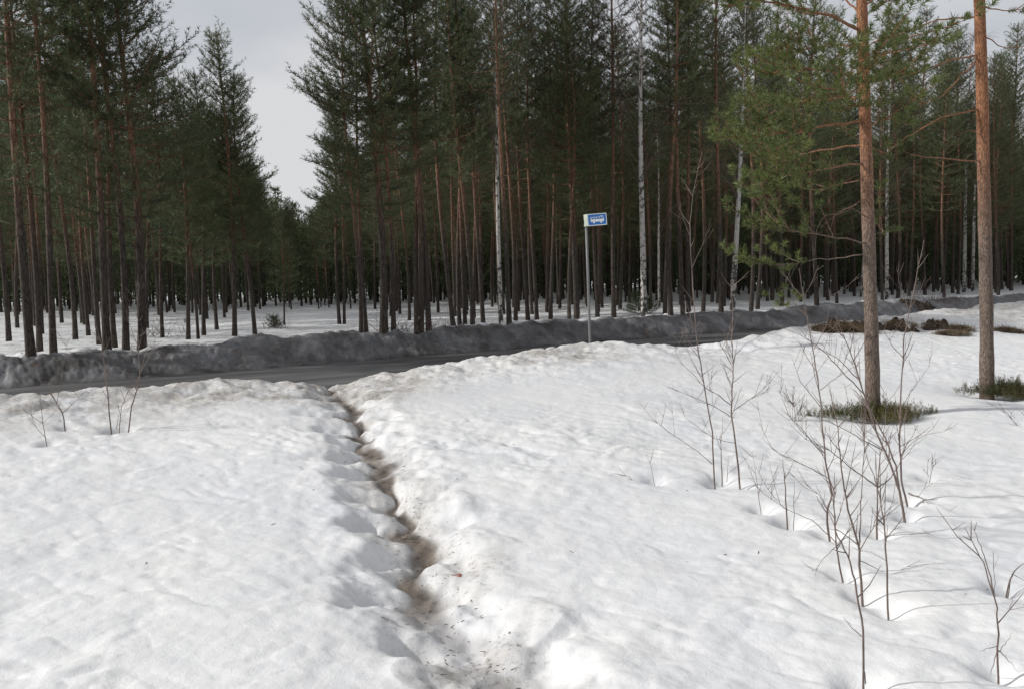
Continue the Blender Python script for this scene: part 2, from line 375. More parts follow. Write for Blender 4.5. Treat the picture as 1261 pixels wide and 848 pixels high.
def needles(tufts, k, L, w, shoot, seed, spread=.9):
    """tufts: list of (pos, dir, size)"""
    g = np.random.default_rng(seed)
    P = np.array([t[0] for t in tufts], float); D = np.array([t[1] for t in tufts], float); S = np.array([t[2] for t in tufts], float)
    D /= np.linalg.norm(D, axis=1)[:, None] + 1e-9
    n = len(P); P = np.repeat(P, k, 0); D = np.repeat(D, k, 0); S = np.repeat(S, k)[:, None]
    rnd = g.normal(size=(n * k, 3)); rad = rnd - D * (rnd * D).sum(1)[:, None]; rad /= np.linalg.norm(rad, axis=1)[:, None] + 1e-9
    t = g.random((n * k, 1))
    B = P + D * (t - .3) * shoot * S
    nd = D * (.35 + .7 * t) + rad * spread; nd /= np.linalg.norm(nd, axis=1)[:, None]
    tip = B + nd * L * S * g.uniform(.7, 1.2, (n * k, 1))
    r2 = g.normal(size=(n * k, 3)); sd2 = np.cross(nd, r2); sd2 /= np.linalg.norm(sd2, axis=1)[:, None] + 1e-9
    return np.stack([B - sd2 * w * .5, B + sd2 * w * .5, tip], 1)
def bez(p0, p1, p2, n):
    return [p0 * (1 - t) ** 2 + p1 * 2 * t * (1 - t) + p2 * t * t for t in [i / n for i in range(n + 1)]]
def lerp_path(pts, u):
    x = u * (len(pts) - 1); i = min(int(x), len(pts) - 2); return pts[i].lerp(pts[i + 1], x - i), (pts[i + 1] - pts[i]).normalized()
UP = Vector((0, 0, 1))
def foliate(rng, mb, path, L, tufts, u0=.3, step=.22, sublen=.45, tstep=.12, tsize=1.0, r=.008):
    """side shoots and needle tufts along a branch"""
    d = u0 * L; side = 1
    while d < L:
        u = d / L; p, t = lerp_path(path, u)
        lat = t.cross(UP); 
        if lat.length < .1: lat = Vector((rng.uniform(-1, 1), rng.uniform(-1, 1), 0))
        lat.normalize(); side = -side
        sl = (sublen * (1 - u) * L + .16) * rng.uniform(.6, 1.25); sl = min(sl, .75)
        dr = (t * .75 + lat * side * rng.uniform(.5, 1.0) + UP * rng.uniform(-.15, .4)).normalized()
        e = p + dr * sl + UP * sl * rng.uniform(.0, .25)
        sub = [p, p + dr * sl * .5, e]
        if mb: mb.tube(sub, [r, r * .7, r * .4], 3, False)
        m = max(1, int(sl / tstep))
        for j in range(1, m + 1):
            q, tq = lerp_path(sub, j / m)
            tufts.append((q, tq * .8 + UP * rng.uniform(.1, .7) + Vector((rng.uniform(-.5, .5), rng.uniform(-.5, .5), 0)), tsize * rng.uniform(.75, 1.2)))
        d += step * rng.uniform(.7, 1.3)
    m = max(2, int((1 - u0) * L / tstep))
    for j in range(m + 1):
        q, tq = lerp_path(path, u0 + (1 - u0) * j / m)
        tufts.append((q, tq + UP * rng.uniform(.1, .7) + Vector((rng.uniform(-.4, .4), rng.uniform(-.4, .4), 0)), tsize * rng.uniform(.8, 1.2)))

def pine_proto(H, cb, maxR, seed, top_pow=.72, dens=1.15, r0=.065):
    rng = random.Random(seed)
    wood = MB(); tufts = []
    ph = rng.uniform(0, 6); amp = rng.uniform(.04, .17)
    def tc_(z): return Vector((amp * math.sin(z * .45 + ph) - amp * math.sin(ph), amp * .8 * math.cos(z * .38 + ph) - amp * .8 * math.cos(ph), z))
    n = 16; zs = [-.25 + (H + .25) * i / n for i in range(n + 1)]
    wood.tube([tc_(z) for z in zs], [(r0 * (1 - max(z, 0) / H) ** .8 + .008) * (1.25 if z < .1 else 1) for z in zs], 9)
    z = cb
    while z < H - .15:
        t = (z - cb) / (H - cb)
        prof = (1 - t) ** top_pow * (.55 + .45 * min(1, t / .18))
        nb = rng.choice((3, 4, 4, 5, 5, 6)) if t > .1 else rng.choice((2, 3, 3))
        a0 = rng.uniform(0, 6.28)
        for i in range(nb):
            L = maxR * prof * rng.uniform(.55, 1.15) + .18
            if rng.random() < .08: L *= .4
            a = a0 + 6.283 * i / nb + rng.uniform(-.35, .35)
            el = R(-5 + 50 * t ** .9 + rng.uniform(-10, 12))
            h = Vector((math.cos(a), math.sin(a), 0)); p0 = tc_(z)
            p1 = p0 + h * L * .55 * math.cos(el) + UP * L * .5 * math.sin(el)
            p2 = p0 + h * L * .95 + UP * (L * math.sin(el) + L * rng.uniform(.08, .28))
            pa = bez(p0, p1, p2, 5)
            wood.tube(pa, [.004 + .014 * (L / 1.6) * (1 - k / 5.5) for k in range(6)], 4, False)
            foliate(rng, wood if rng.random() < .5 else None, pa, L, tufts, .30 if t < .5 else .15, .20 / dens, .42, .13 / dens)
        z += rng.uniform(.24, .38) * (1.15 - .4 * t)
    tufts += [(tc_(H - .1 * k), UP, 1.0) for k in range(5)]
    z = 1.0                                             # dead stubs below the crown
    while z < cb + 1.2:
        a = rng.uniform(0, 6.28); L = rng.uniform(.15, .8) * (1 if z > 2 else .5)
        h = Vector((math.cos(a), math.sin(a), rng.uniform(-.25, .25))); p0 = tc_(z)
        wood.tube([p0, p0 + h * L * .5, p0 + h * L + UP * rng.uniform(-.1, .15) * L], [.010, .007, .003], 3, False)
        z += rng.uniform(.12, .5)
    T = needles(tufts, int(15 * dens), .105, .0135, .20, seed)
    return wood.mesh('pine_trunk_mesh', M_bark), tri_mesh('pine_crown_mesh', T, M_needle), H, len(T)

def birch_proto(H, seed, lean=0.0, r0=.075, cb=3.6):
    rng = random.Random(seed); wood = MB(); tw = MB()
    def tc_(z): return Vector((lean * z + .10 * math.sin(z * .5 + seed) * (z / H) - .25 * lean * math.sin(z * .6), .06 * math.cos(z * .4 + seed) * (z / H), z))
    n = 18; zs = [-.25 + (H + .25) * i / n for i in range(n + 1)]
    wood.tube([tc_(z) for z in zs], [r0 * (1 - max(z, 0) / H) ** .75 + .006 for z in zs], 9)
    z = cb
    while z < H - .1:
        t = (z - cb) / (H - cb); a = rng.uniform(0, 6.28); L = (1.7 * (1 - t) ** .6 + .3) * rng.uniform(.5, 1.1)
        h = Vector((math.cos(a), math.sin(a), 0)); p0 = tc_(z)
        pa = bez(p0, p0 + h * L * .45 + UP * L * .55, p0 + h * L * .75 + UP * L * rng.uniform(.7, 1.05), 6)
        tw.tube(pa, [.011 * (1 - k / 7) + .002 for k in range(7)], 4, False)
        for q in range(int(6 + 6 * L)):
            p, tt = lerp_path(pa, rng.uniform(.25, 1)); sl = rng.uniform(.25, .7)
            d = (tt + Vector((rng.uniform(-1, 1), rng.uniform(-1, 1), rng.uniform(-.5, .6)))).normalized()
            sb = bez(p, p + d * sl * .6, p + d * sl - UP * sl * .25, 3); tw.tube(sb, [.0035, .003, .0025, .0015], 3, False)
            for w in range(3):
                p3, t3 = lerp_path(sb, rng.uniform(.3, 1)); d3 = (t3 + Vector((rng.uniform(-1, 1), rng.uniform(-1, 1), rng.uniform(-.9, .3)))).normalized()
                tw.tube([p3, p3 + d3 * rng.uniform(.1, .3)], [.0022, .0015], 3, False)
        z += rng.uniform(.12, .28)
    return wood.mesh('birch_trunk_mesh', M_birch), tw.mesh('birch_twig_mesh', M_birchtwig), H

# ------------------------------------------------------------------ forest
PROTO = {
    'a': pine_proto(11.5, 5.2, 1.25, 1), 'b': pine_proto(12.0, 5.6, 1.15, 2), 'c': pine_proto(10.8, 4.8, 1.25, 3),
    'f': pine_proto(11.4, 3.0, 1.35, 9, dens=1.0), 'g': pine_proto(12.2, 3.6, 1.45, 10, dens=1.0),
    'd': pine_proto(12.4, 6.0, 1.3, 4), 'low1': pine_proto(10.8, 2.7, 2.15, 5, .8, 1.25, .09), 'low2': pine_proto(9.2, 2.6, 1.55, 6, .85, 1.2, .07),
    'low3': pine_proto(12.2, 3.2, 1.9, 7, .7, 1.15, .078), 'e': pine_proto(11.2, 4.2, 1.5, 8)}
BIRCH = {'b1': birch_proto(12.5, 3, 0, .085), 'b2': birch_proto(11.5, 5, .0, .065), 'b3': birch_proto(9.5, 7, .055, .075, 3.0)}
def put_tree(kind, pos, scale, rz, name, label, cat, group, lean=0.0, leany=0.0):
    src = PROTO.get(kind) or BIRCH[kind]
    r_ = empty(name, pos); r_.scale = (scale,) * 3
    r_.rotation_euler = (R(leany), R(lean), 0)
    tag(r_, label, cat, group)
    a = obj('trunk', src[0], r_); b = obj('crown', src[1], r_)
    a.rotation_euler.z = rz; b.rotation_euler.z = rz
    return r_
def hitp(px, py):
    """forest-floor point beyond the road for a pixel"""
    d = ray(px, py); ts = np.arange(14, 90, .05); x = d.x * ts / d.y; z = EYE + d.z * ts / d.y
    s, p = sp(x, ts); h = Hbase(x, ts); i = np.nonzero((z <= h) & (p > 18.9))[0]; k = i[0] if len(i) else -1
    return Vector((x[k], ts[k], h[k]))
G_P = 'pines along the forest edge behind the road'
FRONT = [ # px, py, kind, scale, lean(deg, + = right), label
 (38, 436, 'low3', 1.0, -.3, 'stout dark pine nearest the left edge of the photo, front of the forest edge'),
 (66, 433, 'a', .95, -1, 'dark pine just right of the leftmost stout pine at the forest edge'),
 (49, 431, 'c', .9, 0, 'thin pine trunk squeezed between the two leftmost stout pines'),
 (11, 420, 'b', .95, 0, 'pine cut by the left edge of the photo, behind the first stout pine'),
 (93, 417, 'e', .9, 0, 'slim pine set back between the left pair and the trio of dark trunks'),
 (122, 423, 'd', .8, -1, 'thin pine with a pale sunlit trunk left of the trio of dark trunks'),
 (132, 430, 'low3', .95, -.4, 'first and leftmost of the trio of thick dark pine trunks at left'),
 (141, 425, 'c', .85, 0, 'slim pine between the first and middle thick trunks of the left trio'),
 (155, 429, 'a', 1.02, -.5, 'middle thick dark trunk of the trio of pines at left'),
 (175, 428, 'low1', .95, 0, 'rightmost thick pine of the left trio, crown leaning over the open sky'),
 (200, 415, 'c', .82, 0, 'small pine right behind the trio of thick dark trunks'),
 (232, 417, 'low2', 1.0, 0, 'pine with sunlit stem at left of the tight pair before the sky gap'),
 (244, 416, 'c', .85, .3, 'right-hand pine of the tight pair left of the sky gap'),
 (251, 411, 'low2', .9, 0, 'slender pine tucked behind the tight pair left of the sky gap'),
 (267, 405, 'low2', .88, 0, 'far slender pine between the tight pair and the spire-topped pine'),
 (289, 412, 'low2', .93, -.3, 'spire-topped pine standing alone against the pale sky left of the gap'),
 (314, 411, 'low2', .84, -.5, 'last pine before the sky gap, its branches reaching into the gap'),
 (350, 399, 'low2', .55, 0, 'short dense young pine standing under the sky gap'),
 (418, 398, 'low2', .80, 0, 'slim pine set back just right of the sky gap'),
 (424, 398, 'c', .70, 0, 'second slim pine set back right of the sky gap, touching the first'),
 (445, 411, 'e', .72, 0, 'thin left pine of the pair beside the broad pine right of the gap'),
 (451, 410, 'c', .72, .2, 'thin right pine of the pair beside the broad pine right of the gap'),
 (473, 415, 'low1', 1.02, -.6, 'broad full-crowned pine right of the sky gap with long low boughs'),
 (485, 414, 'a', .84, -1.8, 'leaning pine trunk close against the broad pine right of the gap'),
 (513, 407, 'b', .88, 0, 'dark pine right of the broad pine, left one of three close trunks'),
 (519, 406, 'a', .86, .2, 'middle one of three close pine trunks right of the broad pine'),
 (528, 408, 'c', 1.0, -2.2, 'pine whose pale trunk leans left, right one of three close trunks'),
 (558, 402, 'b', 1.0, -.8, 'pine with orange sunlit upper trunk midway from broad pine to slim white birch'),
 (566, 401, 'a', .88, 0, 'dark pine just right of the orange-lit trunk in the middle of the forest'),
 (573, 401, 'd', .84, -.3, 'second dark pine right of the orange-lit trunk in the middle forest'),
 (582, 401, 'e', .98, -1.2, 'pine with thin bright side two trunks left of the slim white birch'),
 (595, 399, 'c', .95, 0, 'dark pine directly left of the slim white birch'),
 (627, 398, 'd', .95, -.3, 'reddish pine directly right of the slim white birch'),
 (635, 395, 'b', .95, 0, 'second pine right of the slim white birch'),
 (650, 393, 'a', 1.0, 0, 'rust-coloured pine third to the right of the slim white birch'),
 (661, 393, 'c', .95, .2, 'dark pine between the rust-coloured pine and the bus stop sign'),
 (678, 392, 'b', .9, 0, 'slim pine left of the close pair behind the bus stop sign'),
 (701, 393, 'e', .85, 0, 'left pine of the close pair just left of the bus stop pole'),
 (710, 392, 'low3', .98, -.5, 'orange-barked pine with dry side twigs rising just left of the bus stop sign'),
 (736, 390, 'c', .95, 0, 'dark pine trunk just right of the bus stop pole'),
 (756, 390, 'd', 1.08, 0, 'straight orange pine standing between the bus stop sign and the big white birch'),
 (819, 387, 'b', .98, 0, 'thin reddish pine first to the right of the big white birch'),
 (826, 387, 'a', 1.05, 0, 'tall reddish pine second to the right of the big white birch'),
 (841, 386, 'c', 1.0, .2, 'dark left pine of the pair midway between big birch and leaning birch'),
 (848, 386, 'd', 1.0, 0, 'right pine of the pair midway between big birch and leaning birch'),
 (866, 383, 'e', 1.0, 0, 'slim dark pine left of the orange trunk beside the leaning birch'),
 (888, 383, 'd', 1.05, 0, 'orange pine directly left of the leaning white birch'),
 (925, 382, 'a', 1.05, 0, 'orange pine directly right of the leaning white birch'),
 (933, 380, 'b', 1.0, .3, 'dark pine second to the right of the leaning white birch'),
 (963, 376, 'c', 1.1, 0, 'pine behind the low green bough of the near pine'),
 (1006, 375, 'e', 1.1, 0, 'pine seen behind the bare saplings left of the near pine'),
 (1106, 367, 'a', 1.15, 0, 'pine immediately right of the birch behind the near pine'),
 (1139, 363, 'b', 1.2, 0, 'orange-lit pine midway between the two near pines'),
 (1161, 361, 'c', 1.2, 0, 'left pine of the dark pair left of the twin birches'),
 (1173, 361, 'd', 1.15, 0, 'right pine of the dark pair left of the twin birches'),
 (1230, 358, 'a', 1.15, 0, 'pine immediately right of the second near pine'),
 (1245, 357, 'low3', 1.2, 0, 'last pine at the right edge of the photo'),
]
rng = random.Random(77)
occupied = []
TOPY = {200: 60, 232: 100, 244: 125, 251: 95, 267: 130, 289: 48, 314: 96, 350: 262}
for i, (px, py, k, s_, ln, lab) in enumerate(FRONT):
    P = hitp(px, py)
    if px in TOPY: s_ = ((359 - .026 * (px - 170) * 0 - 4 - TOPY[px]) / 1000 * P.y + EYE - P.z) / PROTO[k][2]
    occupied.append((P.x, P.y)); DIPS.append((P.x, P.y, .35, .05))
    put_tree(k, P, s_, rng.uniform(0, 6.28), 'pine_tree', lab, 'pine tree', G_P, ln)
BIR = [(617, 398, 'b2', 1.05, -.3, 'slim white birch left of the bus stop sign, reaching the top of the photo'),
       (793, 389, 'b1', 1.08, 0, 'big white birch with black marks right of the bus stop sign'),
       (902, 384, 'b3', 1.15, 0, 'white birch leaning right between two orange pines'),
       (812, 379, 'b2', .8, 0, 'thin pale birch set back right of the big white birch'),
       (1092, 369, 'b1', 1.0, 0, 'birch seen just right of the nearest orange pine'),
       (1060, 366, 'b3', .75, 0, 'slanting birch half hidden behind the nearest orange pine'),
       (1187, 360, 'b1', 1.1, .4, 'left one of the twin birches beside the second near pine'),
       (1198, 359, 'b2', 1.2, 0, 'right one of the twin birches beside the second near pine')]
for (px, py, k, s_, ln, lab) in BIR:
    P = hitp(px, py); occupied.append((P.x, P.y))
    put_tree(k, P, s_, rng.uniform(-.3, .3), 'birch_tree', lab, 'birch tree', 'birches among the pines', ln)
# fill: the deeper forest
SKX = [-200, 0, 190, 212, 240, 275, 300, 330, 350, 378, 400, 430, 470, 520, 600, 700, 760, 1400]
SKY_ = [60, 20, 20, 130, 150, 140, 160, 205, 245, 262, 255, 200, 90, 60, 20, 50, 20, 20]
def proj(v):
    d = v - Vector((0, 0, EYE)); z = d.dot(_f); return W0 / 2 + F0 * d.dot(_r) / z, H0 / 2 - F0 * d.dot(_u) / z
cand = []; tries = 0
while tries < 60000 and len(cand) < 1500:
    tries += 1
    Y = 17 + 95 * rng.random() ** .8; px = rng.uniform(-130, 1400)
    x = (px - 630) / 1000 * Y
    s, p = sp(x, Y)
    if p < 20.3 or p > 110: continue
    fx = proj(Vector((x, Y, .45)))[0]
    if 185 < fx < 470 and Y < 33: continue
    if 300 < fx < 460 and Y < 46: continue
    if fx < 185 and Y < 42 and rng.random() < .6: continue
    if fx > 470 and p < 26 and rng.random() < .85: continue
    if fx < 470 and rng.random() < .35: continue
    dmin = 1.45 if fx > 480 else 1.8
    ok = True
    for (a, b) in occupied:
        if abs(a - x) < dmin and abs(b - Y) < dmin and (a - x) ** 2 + (b - Y) ** 2 < dmin * dmin: ok = False; break
    if not ok: continue
    occupied.append((x, Y)); cand.append((Y, x, fx))
cand.sort()
inview = [c for c in cand if -60 < c[2] < 1320]
n_ind = 300 - len(FRONT)
ind = inview[:n_ind]; rest = [c for c in cand if c not in set(ind)]
kinds = ['a', 'b', 'c', 'd', 'e', 'a', 'c']; seen = {}
ZONES = [(80, 'behind the stout leftmost pines'), (185, 'behind the trio of thick trunks'), (262, 'behind the tight pair left of the gap'), (330, 'left of the sky gap'),
    (400, 'under the sky gap'), (470, 'right of the sky gap'), (530, 'behind the three close trunks'), (605, 'left of the slim white birch'), (665, 'right of the slim white birch'), (722, 'left of the bus stop pole'),
    (785, 'between bus stop pole and big birch'), (835, 'right of the big white birch'), (895, 'left of the leaning birch'), (950, 'right of the leaning birch'),
    (1060, 'left of the nearest pine'), (1130, 'right of the nearest pine'), (1205, 'left of the second near pine'), (5000, 'right of the second near pine')]
for (Y, x, fx) in ind:
    k = rng.choice(kinds if Y < 33 else ['f', 'g', 'f', 'e', 'g']); H = PROTO[k][2]; s_ = rng.uniform(.82, 1.12)
    if fx < 460: k = rng.choice(['low2', 'c', 'e', 'low3']); H = PROTO[k][2]; s_ = rng.uniform(.85, 1.05)
    ylim = float(np.interp(fx, SKX, SKY_)); hor = 347 - .026 * (fx - 630)
    hmax = (hor - ylim) / 1000 * Y + EYE - .45 + rng.uniform(-2.2, .5)
    s_ = min(s_, max(.45, hmax / H))
    z = gz(x, Y)
    for zi, (lim, txt) in enumerate(ZONES):
        if fx < lim: break
    row = 0 if Y < 30 else (1 if Y < 38 else 2)
    key = (zi, row); seen[key] = seen.get(key, 0) + 1
    lab = ('nearest' if seen[key] == 1 else 'slim') + (' of the slim pines' if seen[key] == 1 else ' pine') + (' near the forest edge ', ' well inside the forest ', ' far inside the forest ')[row] + txt
    if len(lab.split()) > 16: lab = lab.replace(' of the slim pines', ' slim pine')
    g = ('pines just behind the edge ', 'pines well inside ', 'pines far inside ')[row] + txt
    put_tree(k, Vector((x, Y, z - .02)), s_, rng.uniform(0, 6.28), 'pine_tree', lab, 'pine tree', g, rng.uniform(-1.3, 1.0), rng.uniform(-1, 1))
# far-off wood read as one mass
far_w = MB(); far_t = []
for r_i in range(520):                      # a denser belt at the back closes the view
    Y = rng.uniform(56, 118); px = rng.uniform(-250, 1500); rest.append((Y, (px - 630) / 1000 * Y, px))
for (Y, x, fx) in rest:
    H = rng.uniform(9, 12.5); ylim = float(np.interp(fx, SKX, SKY_)); hor = 347 - .026 * (fx - 630)
    H = min(H, max(4.5, (hor - ylim) / 1000 * Y + EYE - .45 + rng.uniform(-2.5, .4)))
    z0 = .4; cb = H * rng.uniform(.22, .4) if Y < 55 else H * rng.uniform(.0, .1)
    far_w.tube([Vector((x, Y, z0)), Vector((x, Y, z0 + H))], [.09, .02], 4, False)
    for q in range(190):
        t = rng.random() ** .8; rr = 1.5 * (1 - t) ** .75 * rng.random() ** .6 + .1; a = rng.uniform(0, 6.28)
        far_t.append((Vector((x + rr * math.cos(a), Y + rr * math.sin(a), z0 + cb + (H - cb) * t + .15 * rr)), Vector((math.cos(a), math.sin(a), .7)), rng.uniform(.8, 1.3)))
TT = needles(far_t, 7, .28, .075, .35, 9)
fo = empty('distant_forest', (0, 60, .4)); tag(fo, 'far-off dark pine wood closing the view behind the trunks', 'forest', kind='stuff')
fa = obj('trunk', far_w.mesh('far_trunks', M_bark, off=Vector((0, 60, .4))), fo); tag(fa, kind='stuff')
fb = obj('crown', tri_mesh('far_crowns', TT - np.array([0, 60, .4]), M_needle), fo); tag(fb, kind='stuff')

# ------------------------------------------------------------------ the two near pines
def near_pine(base_px, trunk_px, radii, H, limbs, label, seed):
    rng = random.Random(seed); B = ground_hit(*base_px); Y = B.y
    root = empty('pine_tree', B); tag(root, label, 'pine tree', 'near pines on this side of the road')
    path = [at(px, py, Y) for px, py in trunk_px]; path[0].z = B.z - .3
    top = path[-1]; dirn = (path[-1] - path[-2]).normalized()
    path += [top + dirn * 2 + Vector((.05, .05, 0)), top + dirn * 4, top + dirn * (H - top.z)]
    rad = [r / 1000 * Y / 2 for r in radii] + [.055, .04, .01]
    # resample for a slightly uneven outline
    P2, R2 = [], []
    for i in range(len(path) - 1):
        for k in range(5):
            t = k / 5; P2.append(path[i].lerp(path[i + 1], t)); R2.append(rad[i] * (1 - t) + rad[i + 1] * t)
    P2.append(path[-1]); R2.append(rad[-1])
    wood = MB(); wood.tube(P2, R2, 18, True, .045, rng)
    limb = MB(); tufts = []
    for (pts, dys, r0, u0, dens) in limbs:
        pp = [at(px, py, Y + dy) for (px, py), dy in zip(pts, dys)]
        # smooth
        sm = []
        for i in range(len(pp) - 1):
            a = pp[max(i - 1, 0)]; b = pp[i]; c = pp[i + 1]; d = pp[min(i + 2, len(pp) - 1)]
            for k in range(4):
                t = k / 4
                sm.append(.5 * ((2 * b) + (c - a) * t + (2 * a - 5 * b + 4 * c - d) * t * t + (3 * b - a - 3 * c + d) * t ** 3) + Vector((rng.uniform(-.012, .012), rng.uniform(-.02, .02), rng.uniform(-.012, .012))))
        sm.append(pp[-1]); n = len(sm)
        limb.tube(sm, [r0 * (1 - .8 * i / (n - 1)) for i in range(n)], 6, False)
        L = sum((sm[i + 1] - sm[i]).length for i in range(n - 1))
        if u0 < 1:
            foliate(rng, limb, sm, L, tufts, u0, .09 / dens, .36, .125, 1.15, .0045)
            # second order boughs carrying foliage in depth
            for q in range(int(6 * L * dens)):
                u = rng.uniform(u0 * .8, .97); p, t = lerp_path(sm, u); sl = rng.uniform(.3, .75)
                d = (t * .6 + Vector((rng.uniform(-.4, .4), rng.uniform(-1, 1), rng.uniform(-.35, .55)))).normalized()
                pb_ = bez(p, p + d * sl * .5, p + d * sl + UP * .1, 3); limb.tube(pb_, [.006, .005, .004, .002], 4, False)
                foliate(rng, limb, pb_, sl, tufts, .45, .12, .3, .125, 1.15, .003)
        for q in range(int(2 * L)):                     # dry twigs
            p, t = lerp_path(sm, rng.uniform(.1, .9)); d = Vector((rng.uniform(-1, 1), rng.uniform(-1, 1), rng.uniform(-.8, .6))).normalized(); sl = rng.uniform(.1, .4)
            limb.tube([p, p + d * sl * .5, p + d * sl + UP * rng.uniform(-.06, .06)], [.004, .003, .0015], 3, False)
    # crown above the frame
    for z in np.arange(path[-4].z + .3, H - .2, .32):
        u = (z - path[-4].z) / (H - path[-4].z); c0 = path[-4].lerp(path[-1], u)
        for k in range(4):
            a = rng.uniform(0, 6.28); L = (1.7 * (1 - u) ** .7 + .2) * rng.uniform(.6, 1.1); h = Vector((math.cos(a), math.sin(a), 0))
            pa = bez(c0, c0 + h * L * .5 + UP * .1, c0 + h * L + UP * L * .35, 5); limb.tube(pa, [.018, .014, .011, .008, .005, .003], 5, False)
            foliate(rng, None, pa, L, tufts, .3, .2, .42, .13, 1.2)
    obj('trunk', wood.mesh('near_pine_trunk', M_barknear, off=B), root)
    obj('branch', limb.mesh('near_pine_branches', M_twig if False else M_barknear, off=B), root)
    T = needles(tufts, 40, .062, .0085, .07, seed, 1.1)
    obj('crown', tri_mesh('near_pine_crown', T - np.array(B), M_neednear), root)
    for _ in range(1): DIPS.append((B.x, B.y, .45, .07))
    return B
P1 = near_pine((1075, 506), [(1076, 506), (1073, 400), (1070, 300), (1067, 200), (1064, 100), (1061, 0), (1059, -60)],
    [18.8, 16, 15, 14.2, 13.4, 12.4, 11.5], 10.5, [
    ([(1060, 38), (1025, 20), (980, 10), (930, 0), (895, 8)], [0, -.1, -.2, -.3, -.4], .018, .45, .7),
    ([(1062, 62), (1030, 56), (990, 62), (968, 74)], [0, .2, .5, .7], .012, .35, .9),
    ([(1063, 98), (1020, 88), (970, 84), (950, 92)], [0, -.2, -.3, -.5], .013, .4, .9),
    ([(1065, 120), (1020, 122), (960, 128), (932, 128)], [0, .3, .5, .5], .014, .35, 1),
    ([(1066, 150), (1010, 156), (940, 168), (895, 162)], [0, -.2, -.4, -.5], .015, .4, 1),
    ([(1066, 178), (1010, 186), (950, 196), (915, 184)], [0, .2, .4, .6], .013, .5, .9),
    ([(1067, 200), (1020, 208), (975, 214), (955, 216)], [0, -.3, -.6, -.8], .011, .45, .9),
    ([(1067, 222), (1035, 226), (1010, 236)], [0, .1, .3], .008, .5, .7),
    ([(1063, 90), (1075, 80), (1080, 60)], [0, -.5, -1.0], .010, .3, 1),
    ([(1064, 130), (1050, 130), (1035, 110)], [0, -.5, -1.1], .010, .3, 1),
    ([(1068, 300), (1030, 292), (985, 286), (950, 276)], [0, -.2, -.4, -.5], .010, .62, .9),
    ([(1068, 312), (1030, 318), (990, 322), (968, 334)], [0, .2, .3, .3], .008, .65, .8),
    ([(1068, 268), (1040, 256), (1010, 282)], [0, -.3, -.5], .006, 1, 1),
    ([(1069, 240), (1040, 262), (1010, 270), (1002, 330)], [0, -.2, -.3, -.4], .005, 1, 1),
    ([(1064, 108), (1090, 92), (1125, 92)], [0, .2, .4], .010, .35, .8),
    ([(1062, 60), (1095, 46), (1130, 50)], [0, -.2, -.3], .010, .35, .8),
    ([(1066, 160), (1090, 146), (1120, 152)], [0, -.3, -.5], .008, .4, .7),
    ([(1069, 292), (1086, 286), (1104, 282)], [0, .1, .2], .005, .6, .5),
    ([(1061, 20), (1040, 0), (1000, -20), (950, -20)], [0, .3, .6, .9], .013, .35, .9),
    ([(1061, 10), (1090, -10), (1130, 0)], [0, .3, .6], .012, .35, .8),
    ], 'nearest orange-barked pine at right with green boughs reaching left, heather round its foot', 101)
P2 = near_pine((1215, 481), [(1216, 480), (1215, 400), (1213, 300), (1211, 200), (1209, 100), (1206, 0), (1205, -60)],
    [17.5, 15.2, 14.6, 13.9, 13, 12.2, 11.5], 11, [
    ([(1207, 68), (1170, 74), (1140, 86), (1100, 94)], [0, -.2, -.4, -.7], .012, .75, .6),
    ([(1205, 22), (1165, 24), (1125, 36), (1095, 56)], [0, .2, .4, .5], .012, .7, .6),
    ([(1208, 70), (1185, 92), (1160, 118), (1128, 132)], [0, .2, .4, .5], .010, .75, .5),
    ([(1209, 134), (1160, 146), (1125, 164), (1098, 184), (1075, 204)], [0, -.1, -.2, -.3, -.4], .010, .9, .4),
    ([(1210, 198), (1160, 196), (1128, 192), (1112, 187)], [0, -.1, -.1, -.1], .010, 1, 1),
    ([(1206, 6), (1236, 14), (1275, 8)], [0, -.1, -.3], .010, .6, .5),
    ([(1207, 40), (1240, 60), (1290, 50)], [0, .2, .4], .009, 1, 1),
    ([(1210, 170), (1196, 160), (1180, 168)], [0, -.1, -.1], .005, 1, 1),
    ([(1205, -10), (1170, -20), (1120, -10), (1080, 8)], [0, .3, .6, .9], .012, .6, .7),
    ], 'second near pine, slim orange trunk by the right photo edge with bare side branches', 202)

